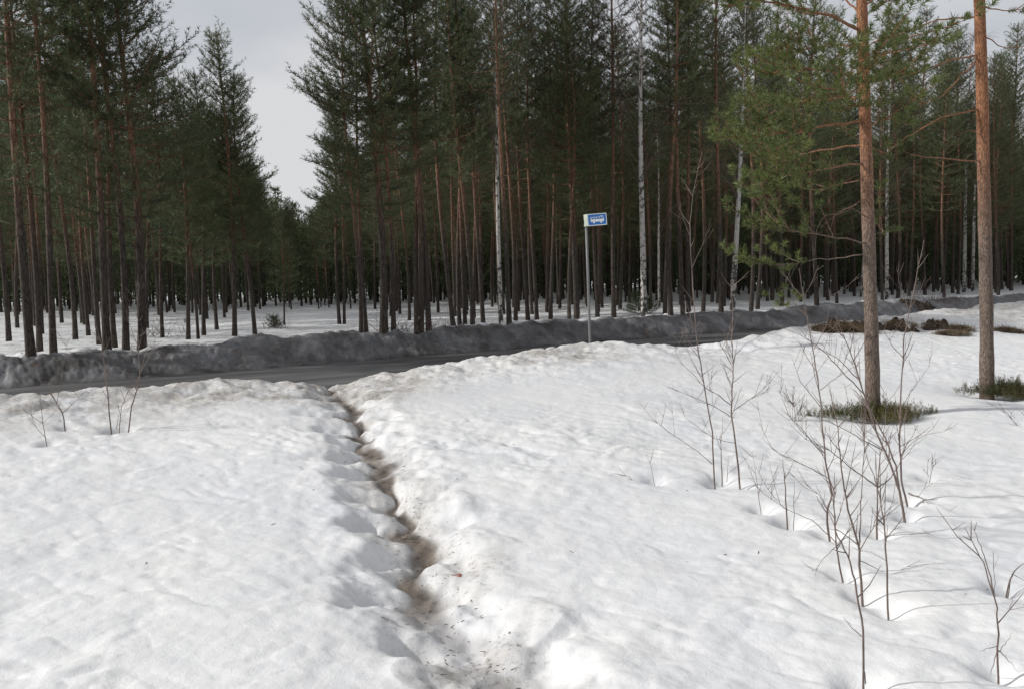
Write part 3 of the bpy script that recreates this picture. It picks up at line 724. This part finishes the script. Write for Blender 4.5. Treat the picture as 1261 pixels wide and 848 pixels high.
# ------------------------------------------------------------------ bare saplings
SAPC = 0
def sapling(stems, label, name='bare_sapling', seed=0, r0=.008, cat='sapling', twigs=1.0, dip=.05):
    """stems: list of (pixel polyline from the foot up, radius factor); first point of the first stem stands on the snow"""
    rng = random.Random(seed); B = ground_hit(*stems[0][0][0]); mb = MB()
    for si, (pts, rf) in enumerate(stems):
        bb = ground_hit(*pts[0]) if (rf > .6) else None
        Y = bb.y if (bb and abs(bb.y - B.y) < .8) else B.y
        dy = 0; pp = []; drift = rng.uniform(-.05, .05)
        for i, (px, py) in enumerate(pts):
            pp.append(at(px, py, Y + dy)); dy += drift + rng.uniform(-.04, .04)
        if bb: pp[0].z -= .1
        sm = []
        for i in range(len(pp) - 1):
            for k in range(4):
                q = pp[i].lerp(pp[i + 1], k / 4); a = .0035 if (i + k) else 0
                sm.append(q + Vector((rng.uniform(-a, a), rng.uniform(-a, a), rng.uniform(-a, a))))
        sm.append(pp[-1]); n = len(sm)
        mb.tube(sm, [r0 * .66 * rf * (1 - .78 * (i / (n - 1)) ** .9) for i in range(n)], 6, False)
        L = sum((sm[i + 1] - sm[i]).length for i in range(n - 1))
        for q in range(int(L * 11 * twigs)):
            u = rng.uniform(.25, .98); p, t = lerp_path(sm, u); sl = rng.uniform(.06, .32) * (1.1 - .5 * u)
            d = (t * .7 + Vector((rng.uniform(-1, 1), rng.uniform(-1, 1), rng.uniform(-.1, .5)))).normalized()
            sb = [p, p + d * sl * .5, p + d * sl + UP * sl * rng.uniform(0, .25)]
            mb.tube(sb, [.0022 * rf + .0006, .0017 * rf + .0005, .0009], 3, False)
            if sl > .15:
                for w in range(2):
                    p3, t3 = lerp_path(sb, rng.uniform(.3, .9)); d3 = (t3 + Vector((rng.uniform(-1, 1), rng.uniform(-1, 1), rng.uniform(-.3, .5)))).normalized()
                    mb.tube([p3, p3 + d3 * rng.uniform(.04, .12)], [.0014, .0008], 3, False)
    o = obj(name, mb.mesh('sapling_mesh', M_sap, off=B), None, B)
    tag(o, label, cat, 'bare saplings in the snow')
    if dip: DIPS.append((B.x, B.y, .09, dip * 1.3))
    return o
sapling([([(881, 593), (877, 532), (867, 473), (858, 421), (855, 384), (851, 320), (849, 275), (856, 225), (865, 187)], 1),
         ([(877, 571), (860, 556), (829, 535), (804, 516), (788, 496)], .5), ([(866, 470), (850, 440), (838, 408)], .4),
         ([(849, 290), (838, 262), (834, 236)], .35), ([(852, 330), (866, 300), (876, 268)], .35)],
        'tallest bare sapling left of the nearest pine, thin stem reaching above the road', seed=1, r0=.0088, twigs=.6)
sapling([([(912, 595), (906, 544), (900, 507), (902, 476), (903, 452), (901, 418), (903, 384), (900, 345)], 1),
         ([(900, 513), (881, 501), (853, 489), (823, 475)], .5), ([(900, 498), (884, 486), (869, 478), (857, 464), (841, 449), (830, 429)], .5),
         ([(904, 505), (921, 493), (939, 480), (964, 449)], .5), ([(901, 449), (887, 424), (881, 410)], .4), ([(905, 437), (924, 417)], .4),
         ([(905, 545), (880, 540), (845, 515), (836, 495)], .35)],
        'bare sapling with wide forking side branches, right neighbour of the tallest sapling', seed=2, r0=.011)
sapling([([(889, 587), (888, 560), (887, 533)], 1), ([(895, 593), (897, 560)], .5)], 'short broken stick between the two tall saplings', seed=3, r0=.008, twigs=.5)
sapling([([(970, 642), (967, 600), (964, 565)], 1)], 'short upright bare stick left of the sapling thicket', seed=4, r0=.009, twigs=.4)
sapling([([(977, 640), (978, 610), (978, 590)], .7)], 'hair-thin stick right beside the short upright stick', seed=5, r0=.006, twigs=.3)
sapling([([(938, 624), (932, 590), (926, 555)], .8)], 'thin short stem standing left of the short upright stick', seed=6, r0=.005, twigs=.8)
sapling([([(1022, 656), (1018, 631), (1025, 609), (1018, 576), (1014, 540), (1009, 480), (1000, 422), (992, 381), (984, 330)], 1),
         ([(1018, 631), (1008, 615), (1005, 610)], .5), ([(1014, 560), (990, 530), (970, 510), (960, 480)], .4), ([(1010, 500), (985, 470), (975, 440)], .35),
         ([(1015, 585), (985, 570), (950, 552), (935, 520)], .4), ([(1002, 430), (1018, 400), (1024, 360)], .35), ([(1010, 480), (1035, 460), (1050, 420)], .35)],
        'crooked bare sapling at the left of the thicket in front of the nearest pine', seed=7, r0=.011)
sapling([([(1117, 635), (1108, 604), (1096, 570), (1083, 542), (1071, 505), (1058, 467), (1046, 430), (1029, 389)], 1),
         ([(1090, 555), (1060, 540), (1035, 525), (1010, 515)], .45), ([(1064, 485), (1035, 455), (1012, 430), (985, 412), (960, 402)], .45),
         ([(1050, 445), (1065, 420), (1070, 380)], .4), ([(1058, 467), (1030, 440), (1000, 425)], .4), ([(1040, 415), (1020, 400), (1000, 400)], .3)],
        'long sapling leaning left across the trunk of the nearest pine', seed=8, r0=.0135)
sapling([([(1112, 612), (1103, 573), (1091, 540), (1078, 515), (1062, 480), (1052, 440)], 1), ([(1096, 552), (1072, 520), (1040, 500)], .4)],
        'leaning sapling just behind the long one crossing the pine trunk', seed=9, r0=.0115)
sapling([([(1119, 613), (1110, 591), (1108, 538), (1110, 472), (1114, 414), (1124, 364), (1138, 296)], 1),
         ([(1118, 606), (1134, 612), (1150, 628)], .4), ([(1119, 608), (1140, 615), (1156, 634)], .4), ([(1110, 500), (1130, 470), (1145, 450)], .35),
         ([(1112, 440), (1098, 425), (1088, 405), (1094, 395)], .35), ([(1120, 385), (1108, 350), (1104, 330)], .35), ([(1109, 560), (1128, 540), (1150, 532)], .35)],
        'tall upright sapling standing right of the nearest pine trunk', seed=10, r0=.012)
sapling([([(1080, 654), (1080, 620), (1081, 600)], 1), ([(1081, 600), (1058, 583), (1035, 565), (1018, 551), (990, 540)], .6), ([(1081, 600), (1098, 587), (1110, 565), (1120, 540)], .6),
         ([(1081, 600), (1084, 560), (1090, 520), (1092, 480)], .5), ([(1081, 600), (1070, 570), (1062, 540)], .4)],
        'low sapling fanning out from one thick stub in the middle of the thicket', seed=11, r0=.0115)
sapling([([(1063, 731), (1058, 676), (1044, 627), (1036, 576), (1033, 547), (1030, 510)], 1), ([(1058, 672), (1060, 640), (1060, 612), (1065, 540), (1066, 485)], .6),
         ([(1058, 678), (1075, 650), (1085, 620), (1092, 590)], .45), ([(1056, 670), (1030, 650), (1010, 610), (985, 590)], .4), ([(1060, 690), (1080, 700), (1092, 706)], .35)],
        'many-branched sapling in the front right half of the thicket', seed=12, r0=.0105)
sapling([([(1095, 748), (1091, 674), (1087, 634), (1081, 600), (1078, 570)], 1), ([(1092, 690), (1075, 680), (1060, 678)], .35), ([(1090, 660), (1110, 657), (1140, 656), (1150, 658)], .35), ([(1091, 640), (1100, 615)], .35)],
        'rightmost thin stem at the front of the thicket with a level side twig', seed=13, r0=.008)
sapling([([(1062, 841), (1063, 776), (1053, 714), (1044, 682), (1029, 653), (1027, 616), (1030, 590)], 1), ([(1061, 783), (1048, 770), (1038, 758)], .5), ([(1066, 841), (1063, 815)], .5)],
        'sapling nearest the camera, alone in front of the thicket at the bottom edge', seed=14, r0=.0075, twigs=.5)
sapling([([(1040, 707), (1029, 667), (1027, 630), (1026, 600)], 1), ([(1030, 672), (1012, 690), (1006, 697)], .4), ([(1030, 668), (1000, 640), (965, 625), (945, 600)], .45)],
        'slanting stem low at the left front of the thicket', seed=15, r0=.0085)
sapling([([(1230, 823), (1229, 780), (1227, 747), (1214, 700), (1200, 670), (1187, 649)], 1), ([(1224, 730), (1214, 690), (1205, 665), (1198, 647)], .6),
         ([(1229, 800), (1240, 810), (1252, 825)], .5), ([(1230, 802), (1240, 790), (1246, 778)], .4), ([(1228, 795), (1215, 798), (1207, 802)], .4), ([(1228, 800), (1222, 822), (1219, 831)], .5), ([(1225, 735), (1224, 700), (1230, 682)], .35)],
        'small forked sapling alone in the snow at the lower right corner', seed=16, r0=.007, twigs=.5)
sapling([([(1238, 724), (1243, 712), (1252, 700), (1262, 692)], 1), ([(1240, 724), (1246, 706), (1264, 715)], .7)], 'pale arched stem bending over the snow at the right edge of the photo', seed=17, r0=.008, twigs=.2)
sapling([([(81, 527), (77, 508), (68, 493), (62, 480)], 1), ([(77, 508), (92, 495), (110, 475)], .5), ([(70, 495), (74, 475), (80, 440), (84, 415)], .4), ([(68, 493), (50, 470), (30, 450)], .35)],
        'forked bare sapling furthest left but one, before the road bend of snow', seed=18, r0=.012)
sapling([([(59, 546), (53, 520), (50, 493), (46, 470)], .8), ([(57, 540), (44, 525), (32, 508), (22, 494)], .5)], 'thinnest pale sapling at far left, nearest the left edge of the photo', seed=19, r0=.008)
sapling([([(137, 530), (134, 500), (132, 475), (128, 445), (124, 420), (105, 400)], 1)], 'left stem of the sapling clump at left, leaning slightly left', seed=20, r0=.012)
sapling([([(145, 530), (150, 500), (160, 475)], 1), ([(143, 528), (147, 505)], .6)], 'short middle stem of the sapling clump at left', seed=21, r0=.008)
sapling([([(156, 528), (162, 500), (172, 467), (170, 420), (170, 380), (166, 345)], 1), ([(168, 475), (178, 440), (182, 425), (202, 438)], .5), ([(172, 460), (188, 430), (196, 400)], .5), ([(171, 430), (160, 400), (150, 370)], .4)],
        'tallest right-hand stem of the sapling clump at left, rising over the road', seed=22, r0=.0115)
sapling([([(788, 593), (775, 586), (755, 582), (738, 590)], 1), ([(770, 584), (760, 574), (748, 570)], .5)], 'small dark twig lying on the open snow right of the trail', 'fallen_twig', 23, .004, 'twig', .4, 0)
sapling([([(807, 590), (802, 575), (796, 558)], 1)], 'single thin shoot poking from open snow left of the tallest sapling', seed=24, r0=.004, twigs=.3)
sapling([([(1262, 522), (1240, 508), (1222, 498)], 1), ([(1250, 514), (1238, 500)], .5), ([(1262, 512), (1252, 500)], .5)], 'low bent twig by the right edge below the second near pine', seed=25, r0=.006, twigs=1)
sapling([([(1144, 586), (1148, 575), (1155, 568)], 1), ([(1144, 586), (1136, 574)], .6)], 'tiny forked twig sticking up right of the thicket', seed=26, r0=.005, twigs=1.5)
sapling([([(981, 517), (978, 502), (976, 494)], 1), ([(981, 517), (986, 504)], .7), ([(981, 517), (972, 510)], .7)], 'tiny dry heather sprig on the snow left of the nearest pine', 'heather_sprig', 27, .005, 'plant', 6, .0)

# ------------------------------------------------------------------ heather at the feet of the near pines
def heather(c, rx, ry, n, h, label, seed):
    rng = random.Random(seed); tufts = []; B = Vector((c.x, c.y, gz(c.x, c.y) - .04))
    for i in range(n):
        a = rng.uniform(0, 6.28); q = rng.random() ** .6 * (.75 + .25 * math.sin(3 * a + seed) + .18 * math.sin(7 * a + 2 * seed)); x = c.x + rx * q * math.cos(a); y = c.y + ry * q * math.sin(a)
        hh = h * (1 - .5 * q) * rng.uniform(.3, 1.0) * rng.choice((.7, 1, 1, 1.5)); z0 = gz(x, y) - .06
        lean = Vector((rng.uniform(-.5, .5), rng.uniform(-.5, .5), 1)).normalized()
        m = max(2, int(hh / .035))
        for k in range(m): tufts.append((Vector((x, y, z0)) + lean * (hh * (k + 1) / m) , lean, rng.uniform(.7, 1.1)))
    T = needles(tufts, 14, .035, .003, .06, seed, .8)
    o = obj('heather_clump', tri_mesh('heather', T - np.array(B), M_heath), None, B); tag(o, label, 'plant', 'heather round the near pines')
heather(P1 + Vector((-.02, -.12, 0)), .72, .34, 900, .17, 'wide green heather clump round the foot of the nearest pine', 31)
heather(P2 + Vector((.22, -.05, 0)), .58, .30, 800, .19, 'green heather clump round the foot of the second near pine', 32)
DIPS.append((P1.x, P1.y - .1, .75, .05)); DIPS.append((P2.x + .2, P2.y, .6, .05))

# ------------------------------------------------------------------ soil and dead grass heaps by the road
def heap(px, py, w, d, h, label, seed, straw=.6, name='soil_heap', c=None):
    rng = random.Random(seed); c = c or ground_hit(px, py); n = 40; me = bpy.data.meshes.new('heap'); V = []; Fc = []
    for j in range(n + 1):
        for i in range(n + 1):
            u, v = i / n * 2 - 1, j / n * 2 - 1; x = u * w / 2; y = v * d / 2; rr = u * u + v * v
            nn = float(fbm(np.array([x + c.x]), np.array([y + c.y]), .26, 5, seed, .65)[0])
            z = h * (max(0, 1 - rr) ** .7) * (.6 + 1.1 * nn) + (-.05 if rr > .85 + .25 * nn else 0)
            V.append((x, y, z + gz(c.x + x, c.y + y) - c.z - .015 - .12 * max(0, rr - .8)))
    for j in range(n):
        for i in range(n): a = j * (n + 1) + i; Fc.append((a, a + 1, a + n + 2, a + n + 1))
    me.from_pydata(V, [], Fc); me.materials.append(M_soil); me.shade_smooth()
    root = empty(name, c); tag(root, label, 'soil heap', 'soil and grass heaps by the road')
    obj('soil', me, root)
    tufts = []
    for q in range(int(260 * w * straw)):
        a = rng.uniform(0, 6.28); q2 = rng.random() ** .5; x = w / 2 * q2 * math.cos(a); y = d / 2 * q2 * math.sin(a)
        z = gz(c.x + x, c.y + y) - c.z + h * max(0, 1 - q2 * q2) ** .7 * .8
        tufts.append((Vector((x, y, z)), Vector((rng.uniform(-1, 1), rng.uniform(-1, 1), rng.uniform(0, .6))), rng.uniform(.6, 1.3)))
    if tufts: obj('dead_grass', tri_mesh('straw', needles(tufts, 9, .10, .006, .08, seed, .9), M_straw), root)
heap(1040, 408, 1.3, .5, .18, 'straw-coloured grassy heap left of and behind the nearest pine', 41, 2.2)
heap(1105, 406, 1.0, .4, .20, 'darkest soil heap right of the nearest pine trunk', 42, .5)
heap(1152, 405, .6, .35, .17, 'rounded dark brown heap midway between the two near pines', 43, .6)
heap(1180, 407, .7, .3, .08, 'flat brown scatter of soil left of the second near pine', 44, .8)
heap(1172, 413, .7, .25, .07, 'thin brown patch of soil in front of the other heaps', 45, 1)
heap(1243, 409, .7, .25, .07, 'small soil patch right of the second near pine', 46, .8)
heap(0, 0, 2.8, .8, .16, 'dark earthy hump with brush on the far snowbank left of the second near pine', 47, .08, 'earth_hump', Vector((16.2, 31.2, gz(16.2, 31.2))))
# dark brush on the far bank
def brush(px, py, n, label, seed, spread=1.2, h=.35):
    rng = random.Random(seed); c = hitp(px, py); mb = MB()
    for i in range(n):
        p = c + Vector((rng.uniform(-spread, spread), rng.uniform(-.3, .3), 0)); p.z = gz(p.x, p.y) - .03
        d = Vector((rng.uniform(-.8, .8), rng.uniform(-.8, .8), rng.uniform(.3, 1))).normalized(); L = h * rng.uniform(.4, 1.3)
        mb.tube([p, p + d * L * .5, p + d * L + Vector((rng.uniform(-.1, .1), 0, rng.uniform(-.05, .05)))], [.006, .004, .002], 3, False)
    o = obj('dry_brush', mb.mesh('brush', M_birchtwig, off=c), None, c); tag(o, label, 'brush', 'dry brush along the forest edge')
for i, (px, py, n, lab, w, h) in enumerate([
    (1150, 372, 260, 'dark tangle of brush on the bank left of the second near pine', 1.6, .35), (500, 409, 60, 'thin dry brush in front of the three close trunks', .8, .55),
    (545, 404, 50, 'dry twigs at the forest edge left of the orange-lit pine', .7, .5), (340, 405, 40, 'small dry bush on the snowy clearing below the sky gap', .4, .45),
    (200, 414, 40, 'dry brush between the thick trio and the tight pair of pines', .7, .6)]): brush(px, py, n, lab, 60 + i, w, h)
def young(px, py, scale, label, seed):
    P = hitp(px, py); rng = random.Random(seed); tufts = []; mb = MB(); H = 1.0
    mb.tube([P - UP * .1, P + UP * H * scale], [.012, .004], 5)
    z = .05
    while z < H:
        for k in range(5):
            a = rng.uniform(0, 6.28); L = .45 * (1 - z) ** .8 + .08; h = Vector((math.cos(a), math.sin(a), .25)) * L * scale; p0 = P + UP * z * scale
            mb.tube([p0, p0 + h], [.006, .003], 3, False); foliate(rng, None, [p0, p0 + h * .5, p0 + h], L * scale, tufts, .2, .09, .3, .08, .8)
        z += .13
    root = empty('young_pine', P); tag(root, label, 'young pine', 'young pines at the forest edge')
    obj('trunk', mb.mesh('young_stem', M_bark, off=P), root); obj('crown', tri_mesh('young_crown', needles(tufts, 14, .08, .008, .12, seed) - np.array(P), M_needle), root)
young(786, 388, .75, 'knee-high green young pine at the foot of the big white birch', 71)
young(800, 387, .5, 'tiny green young pine right of the big white birch foot', 72)
young(338, 404, .34, 'tiny young pine out on the snowy clearing left of the sky gap', 73)

# ------------------------------------------------------------------ bus stop sign
B = at(727, 424, 14.3); B.z = gz(B.x, B.y); Y = B.y
pole_top = at(722, 281, Y); sgn = empty('bus_stop_sign', B); tag(sgn, 'blue and white bus stop sign on a tall thin grey pole at the road edge', 'bus stop sign')
mb = MB(); top = at(721.5, 266, Y)
mb.tube([B - UP * .4, B.lerp(top, .5), top], [.0235, .0235, .0235], 14); obj('pole', mb.mesh('pole', M_galv, off=B), sgn)
DIPS.append((B.x, B.y, .12, .04))
c = at(733.2, 270.8, Y); uw = Y / 1000; SW, SH, SD = 24.0 * uw / .86, 14.6 * uw, .11
hd = empty('sign_box_frame', (0, 0, 0)); bpy.data.objects.remove(hd)
rot = Matrix.Rotation(R(26), 4, 'Z') @ Matrix.Rotation(R(-4.5), 4, 'Y')
def spart(name, fill, m, parent=sgn, smooth=False):
    mb = MB(); fill(mb); me = mb.mesh(name, m, smooth); me.transform(Matrix.Translation(c - B) @ rot)
    return obj(name, me, parent)
def rrect(w, h, r, cx=0, cz=0, n=5):
    P = []
    for (sx, sz, a0) in ((1, 1, 0), (-1, 1, 90), (-1, -1, 180), (1, -1, 270)):
        for k in range(n + 1):
            a = R(a0 + 90 * k / n); P.append((cx + sx * (w / 2 - r) + r * math.cos(a), cz + sz * (h / 2 - r) + r * math.sin(a)))
    return P
box_o = spart('casing', lambda m_: m_.prism(rrect(SW, SH, .008), -SD / 2, SD / 2), M_signedge)
for sgnn, nm in ((-1, 'front'), (1, 'back')):
    def yy(k): return (sgnn * (SD / 2 + .001 + .0025 * k), sgnn * (SD / 2 + .0025 * (k + 1)))
    def pr(m_, poly, k):
        a, b = yy(k); m_.prism(poly, min(a, b), max(a, b))
    pn = spart('panel', lambda m_: pr(m_, rrect(SW * .985, SH * .975, .02), 0), M_white)
    bl = spart('blue_field', lambda m_: pr(m_, rrect(SW * .91, SH * .86, .018), 1), M_blue, pn)
    def bus(m_):
        w, h = SW * .68, SH * .50
        poly = [(-w / 2, -h * .36), (-w / 2, h * .30), (-w * .46, h * .42), (w * .16, h * .42), (w * .20, h * .56), (w * .44, h * .56), (w * .50, h * .1), (w * .5, -h * .36)]
        pr(m_, poly, 2)
        for cx in (-w * .27, w * .27):
            pr(m_, [(cx + .075 * w * math.cos(R(a)), -h * .42 + .075 * w * math.sin(R(a))) for a in range(0, 360, 30)], 3)
    def win(m_):
        w, h = SW * .68, SH * .50
        for (a, b, tz) in ((-.44, -.27, .34), (-.23, -.08, .34), (-.04, .17, .34), (.20, .34, .44), (.37, .45, .40)):
            pr(m_, [(a * w, h * .06), (b * w, h * .06), (b * w, h * tz), (a * w, h * tz)], 3)
    spart('bus_symbol', bus, M_white, pn); spart('symbol_windows', win, M_blue, pn)
mb = MB(); pl = c - B + Vector((-.0, 0, 0))
tl = at(721.8, 277.5, Y) - B; mb.tube([tl - UP * .03, tl + UP * .01], [.04, .04], 12); obj('clamp', mb.mesh('clamp', M_galv, True), sgn)
# small marker board in the wood
P = hitp(231, 408); mk = empty('marker_post', P); tag(mk, 'small pale board on a thin post among the trees left of the sky gap', 'marker post')
mb = MB(); mb.tube([Vector((0, 0, -.2)), Vector((0, 0, .38))], [.02, .02], 6); obj('post', mb.mesh('mpost', M_galv), mk)
mb = MB(); mb.box((0, -.03, .33), .16, .02, .12); obj('board', mb.mesh('mboard', simple('board_grey', (.35, .36, .38), .7), False), mk)

# ------------------------------------------------------------------ trail litter
rngl = random.Random(5)
mb = MB()
def chip(m_, x, y, z, s_):
    a = rngl.uniform(0, 6.28); d = Vector((math.cos(a), math.sin(a), rngl.uniform(-.1, .2))) * s_
    m_.tube([Vector((x, y, z)), Vector((x, y, z)) + d], [s_ * .09, s_ * .05], 4)
LIT = []
for i in range(420):
    t = rngl.random(); k = rngl.randrange(1, len(TRAIL) - 2); a = TRAIL[k].lerp(TRAIL[k + 1], t)
    x = a.x + rngl.gauss(.03, .12); y = a.y + rngl.gauss(0, .12); LIT.append((x, y, rngl.uniform(.006, .028)))
for i in range(160):
    x = rngl.uniform(-6, 8); y = rngl.uniform(4, 13); LIT.append((x, y, rngl.uniform(.008, .03)))
xs = np.array([q[0] for q in LIT]); ys = np.array([q[1] for q in LIT]); hs = Hfull(xs, ys)[0]
for (x, y, s_), z in zip(LIT, hs): chip(mb, x, y, float(z) + .002, s_)
o = obj('bark_litter', mb.mesh('litter', simple('litter_brown', (.09, .06, .045), .9), off=Vector((0, 6, 0))), None, (0, 6, 0)); tag(o, 'tiny bark flakes and needles strewn on the snow along the trail', 'litter', kind='stuff')
g = ground_hit(562, 693); z = float(Hfull(np.array([g.x]), np.array([g.y]))[0][0]); mb = MB()
for k in range(6): chip(mb, g.x + rngl.uniform(-.03, .03), g.y + rngl.uniform(-.02, .02), z + .004, .035)
o = obj('red_leaf_scrap', mb.mesh('scrap', simple('leaf_red', (.28, .07, .05), .7), off=Vector((g.x, g.y, z))), None, (g.x, g.y, z)); tag(o, 'small reddish scrap lying beside the muddy trail', 'leaf scrap')
g = ground_hit(474, 750); z = float(Hfull(np.array([g.x]), np.array([g.y]))[0][0]); mb = MB()
mb.tube([Vector((g.x - .02, g.y + .02, z + .012)), Vector((g.x + .02, g.y - .02, z + .008))], [.0025, .002], 5)
o = obj('fallen_twig', mb.mesh('stick', M_sap, off=Vector((g.x, g.y, z))), None, (g.x, g.y, z)); tag(o, 'tiny black stick lying on the snow left of the trail near the camera', 'twig')

# ------------------------------------------------------------------ ground sheet and road
def build_ground():
    ang = np.concatenate([np.arange(-180, -60, 3.0), np.arange(-60, -44, .4), np.arange(-44, 44, .075), np.arange(44, 60, .4), np.arange(60, 180, 3.0)])
    r = [.25]
    while r[-1] < 3000:
        q = r[-1]
        if q < 2.2: dr = .06
        elif q < 26: dr = min(max(q * q / 1500, .006), .055)
        elif q < 40: dr = .14
        elif q < 110: dr = .8
        else: dr = q * .15
        r.append(q + dr)
    r = np.array(r); na, nr = len(ang), len(r)
    A, RR = np.meshgrid(np.radians(ang), r); X = (RR * np.sin(A)).ravel(); Yy = (RR * np.cos(A)).ravel()
    h, core, halo, s, p = Hfull(X, Yy)
    dist = np.hypot(X, Yy); h = np.where(dist > 110, .45 + (h - .45) * np.clip(1 - (dist - 110) / 100, 0, 1), h)
    X = np.append(X, 0); Yy = np.append(Yy, 0); h = np.append(h, h[0])
    nv = len(X); co = np.stack([X, Yy, h], 1).astype(np.float32)
    i, j = np.meshgrid(np.arange(na), np.arange(nr - 1)); i = i.ravel(); j = j.ravel(); i2 = (i + 1) % na
    quads = np.stack([j * na + i, j * na + i2, (j + 1) * na + i2, (j + 1) * na + i], 1)[:, ::-1]
    k = np.arange(na); tris = np.stack([np.full(na, nv - 1), (k + 1) % na, k], 1)[:, ::-1]
    me = bpy.data.meshes.new('snow_ground'); nq = len(quads); ntr = len(tris)
    me.vertices.add(nv); me.vertices.foreach_set('co', co.ravel())
    me.loops.add(nq * 4 + ntr * 3); me.loops.foreach_set('vertex_index', np.concatenate([quads.ravel(), tris.ravel()]).astype(np.int32))
    me.polygons.add(nq + ntr)
    me.polygons.foreach_set('loop_start', np.concatenate([np.arange(nq) * 4, nq * 4 + np.arange(ntr) * 3]).astype(np.int32))
    me.polygons.foreach_set('loop_total', np.concatenate([np.full(nq, 4), np.full(ntr, 3)]).astype(np.int32))
    me.update(); me.shade_smooth()
    x_, y_ = X[:-1], Yy[:-1]
    crest = np.exp(-((p - 10.9) / 1.2) ** 2) * .85 + .4 * sstep(8, 10.2, p) * (1 - sstep(11.8, 12.4, p))
    mouth_shade = np.exp(-((x_ - TRAIL[2].x) ** 2 + (y_ - TRAIL[2].y) ** 2) / 1.0 ** 2) * .9  # shade of the notch through the crest, painted into the snow colour
    hp = 0
    for (a, b, c_, rr) in ((600, 688, .55, .16), (575, 790, .5, .25), (560, 700, .4, .3)):
        q = ground_hit(a, b); hp = hp + c_ * np.exp(-((x_ - q.x) ** 2 + (y_ - q.y) ** 2) / rr ** 2)
    pn_ = np.clip(.55 + .6 * vnoise(x_, y_, 1.7, 81), 0, 1)
    dirt_shade = np.clip(crest * pn_ + mouth_shade + halo * .7 * np.clip(.6 + .9 * vnoise(x_, y_, .5, 82), 0, 1) + hp + .05, 0, 1) * (p < 14)
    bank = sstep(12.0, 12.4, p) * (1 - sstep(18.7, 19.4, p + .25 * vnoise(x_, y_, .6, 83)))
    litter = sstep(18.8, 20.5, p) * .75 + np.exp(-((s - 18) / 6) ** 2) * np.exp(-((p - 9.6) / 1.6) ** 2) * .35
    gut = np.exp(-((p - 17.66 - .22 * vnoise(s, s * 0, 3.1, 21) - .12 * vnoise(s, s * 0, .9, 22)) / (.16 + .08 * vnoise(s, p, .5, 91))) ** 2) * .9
    for nm, arr in (('gutter', gut), ('dirt_shade', dirt_shade), ('bank', bank), ('litter', np.clip(litter, 0, 1)), ('trail', np.clip(core, 0, 1))):
        at_ = me.attributes.new(nm, 'FLOAT', 'POINT'); at_.data.foreach_set('value', np.append(arr, 0).astype(np.float32))
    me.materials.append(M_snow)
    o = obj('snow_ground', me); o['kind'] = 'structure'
build_ground()
mb = MB(); ns = 160
for i in range(ns + 1):
    s = -90 + 300 * i / ns
    for j, p in enumerate((11.5, 12.5, 13.8, 14.6, 15.6, 16.8, 18.3)):
        x, y = xy(s, p); mb.v.append(Vector((x, y, .0 - .018 * abs(p - 14.6) / 3)))
for i in range(ns):
    for j in range(6): a = i * 7 + j; mb.f.append((a, a + 7, a + 8, a + 1))
o = obj('road', mb.mesh('road', M_road)); o['kind'] = 'structure'
0 and print([o['label'] for o in bpy.data.objects if 'label' in o and len(o['label'].split()) > 16])
print('pines', len(ind) + len(FRONT), 'rest', len(rest), 'tufts', {k: v[3] for k, v in PROTO.items()})
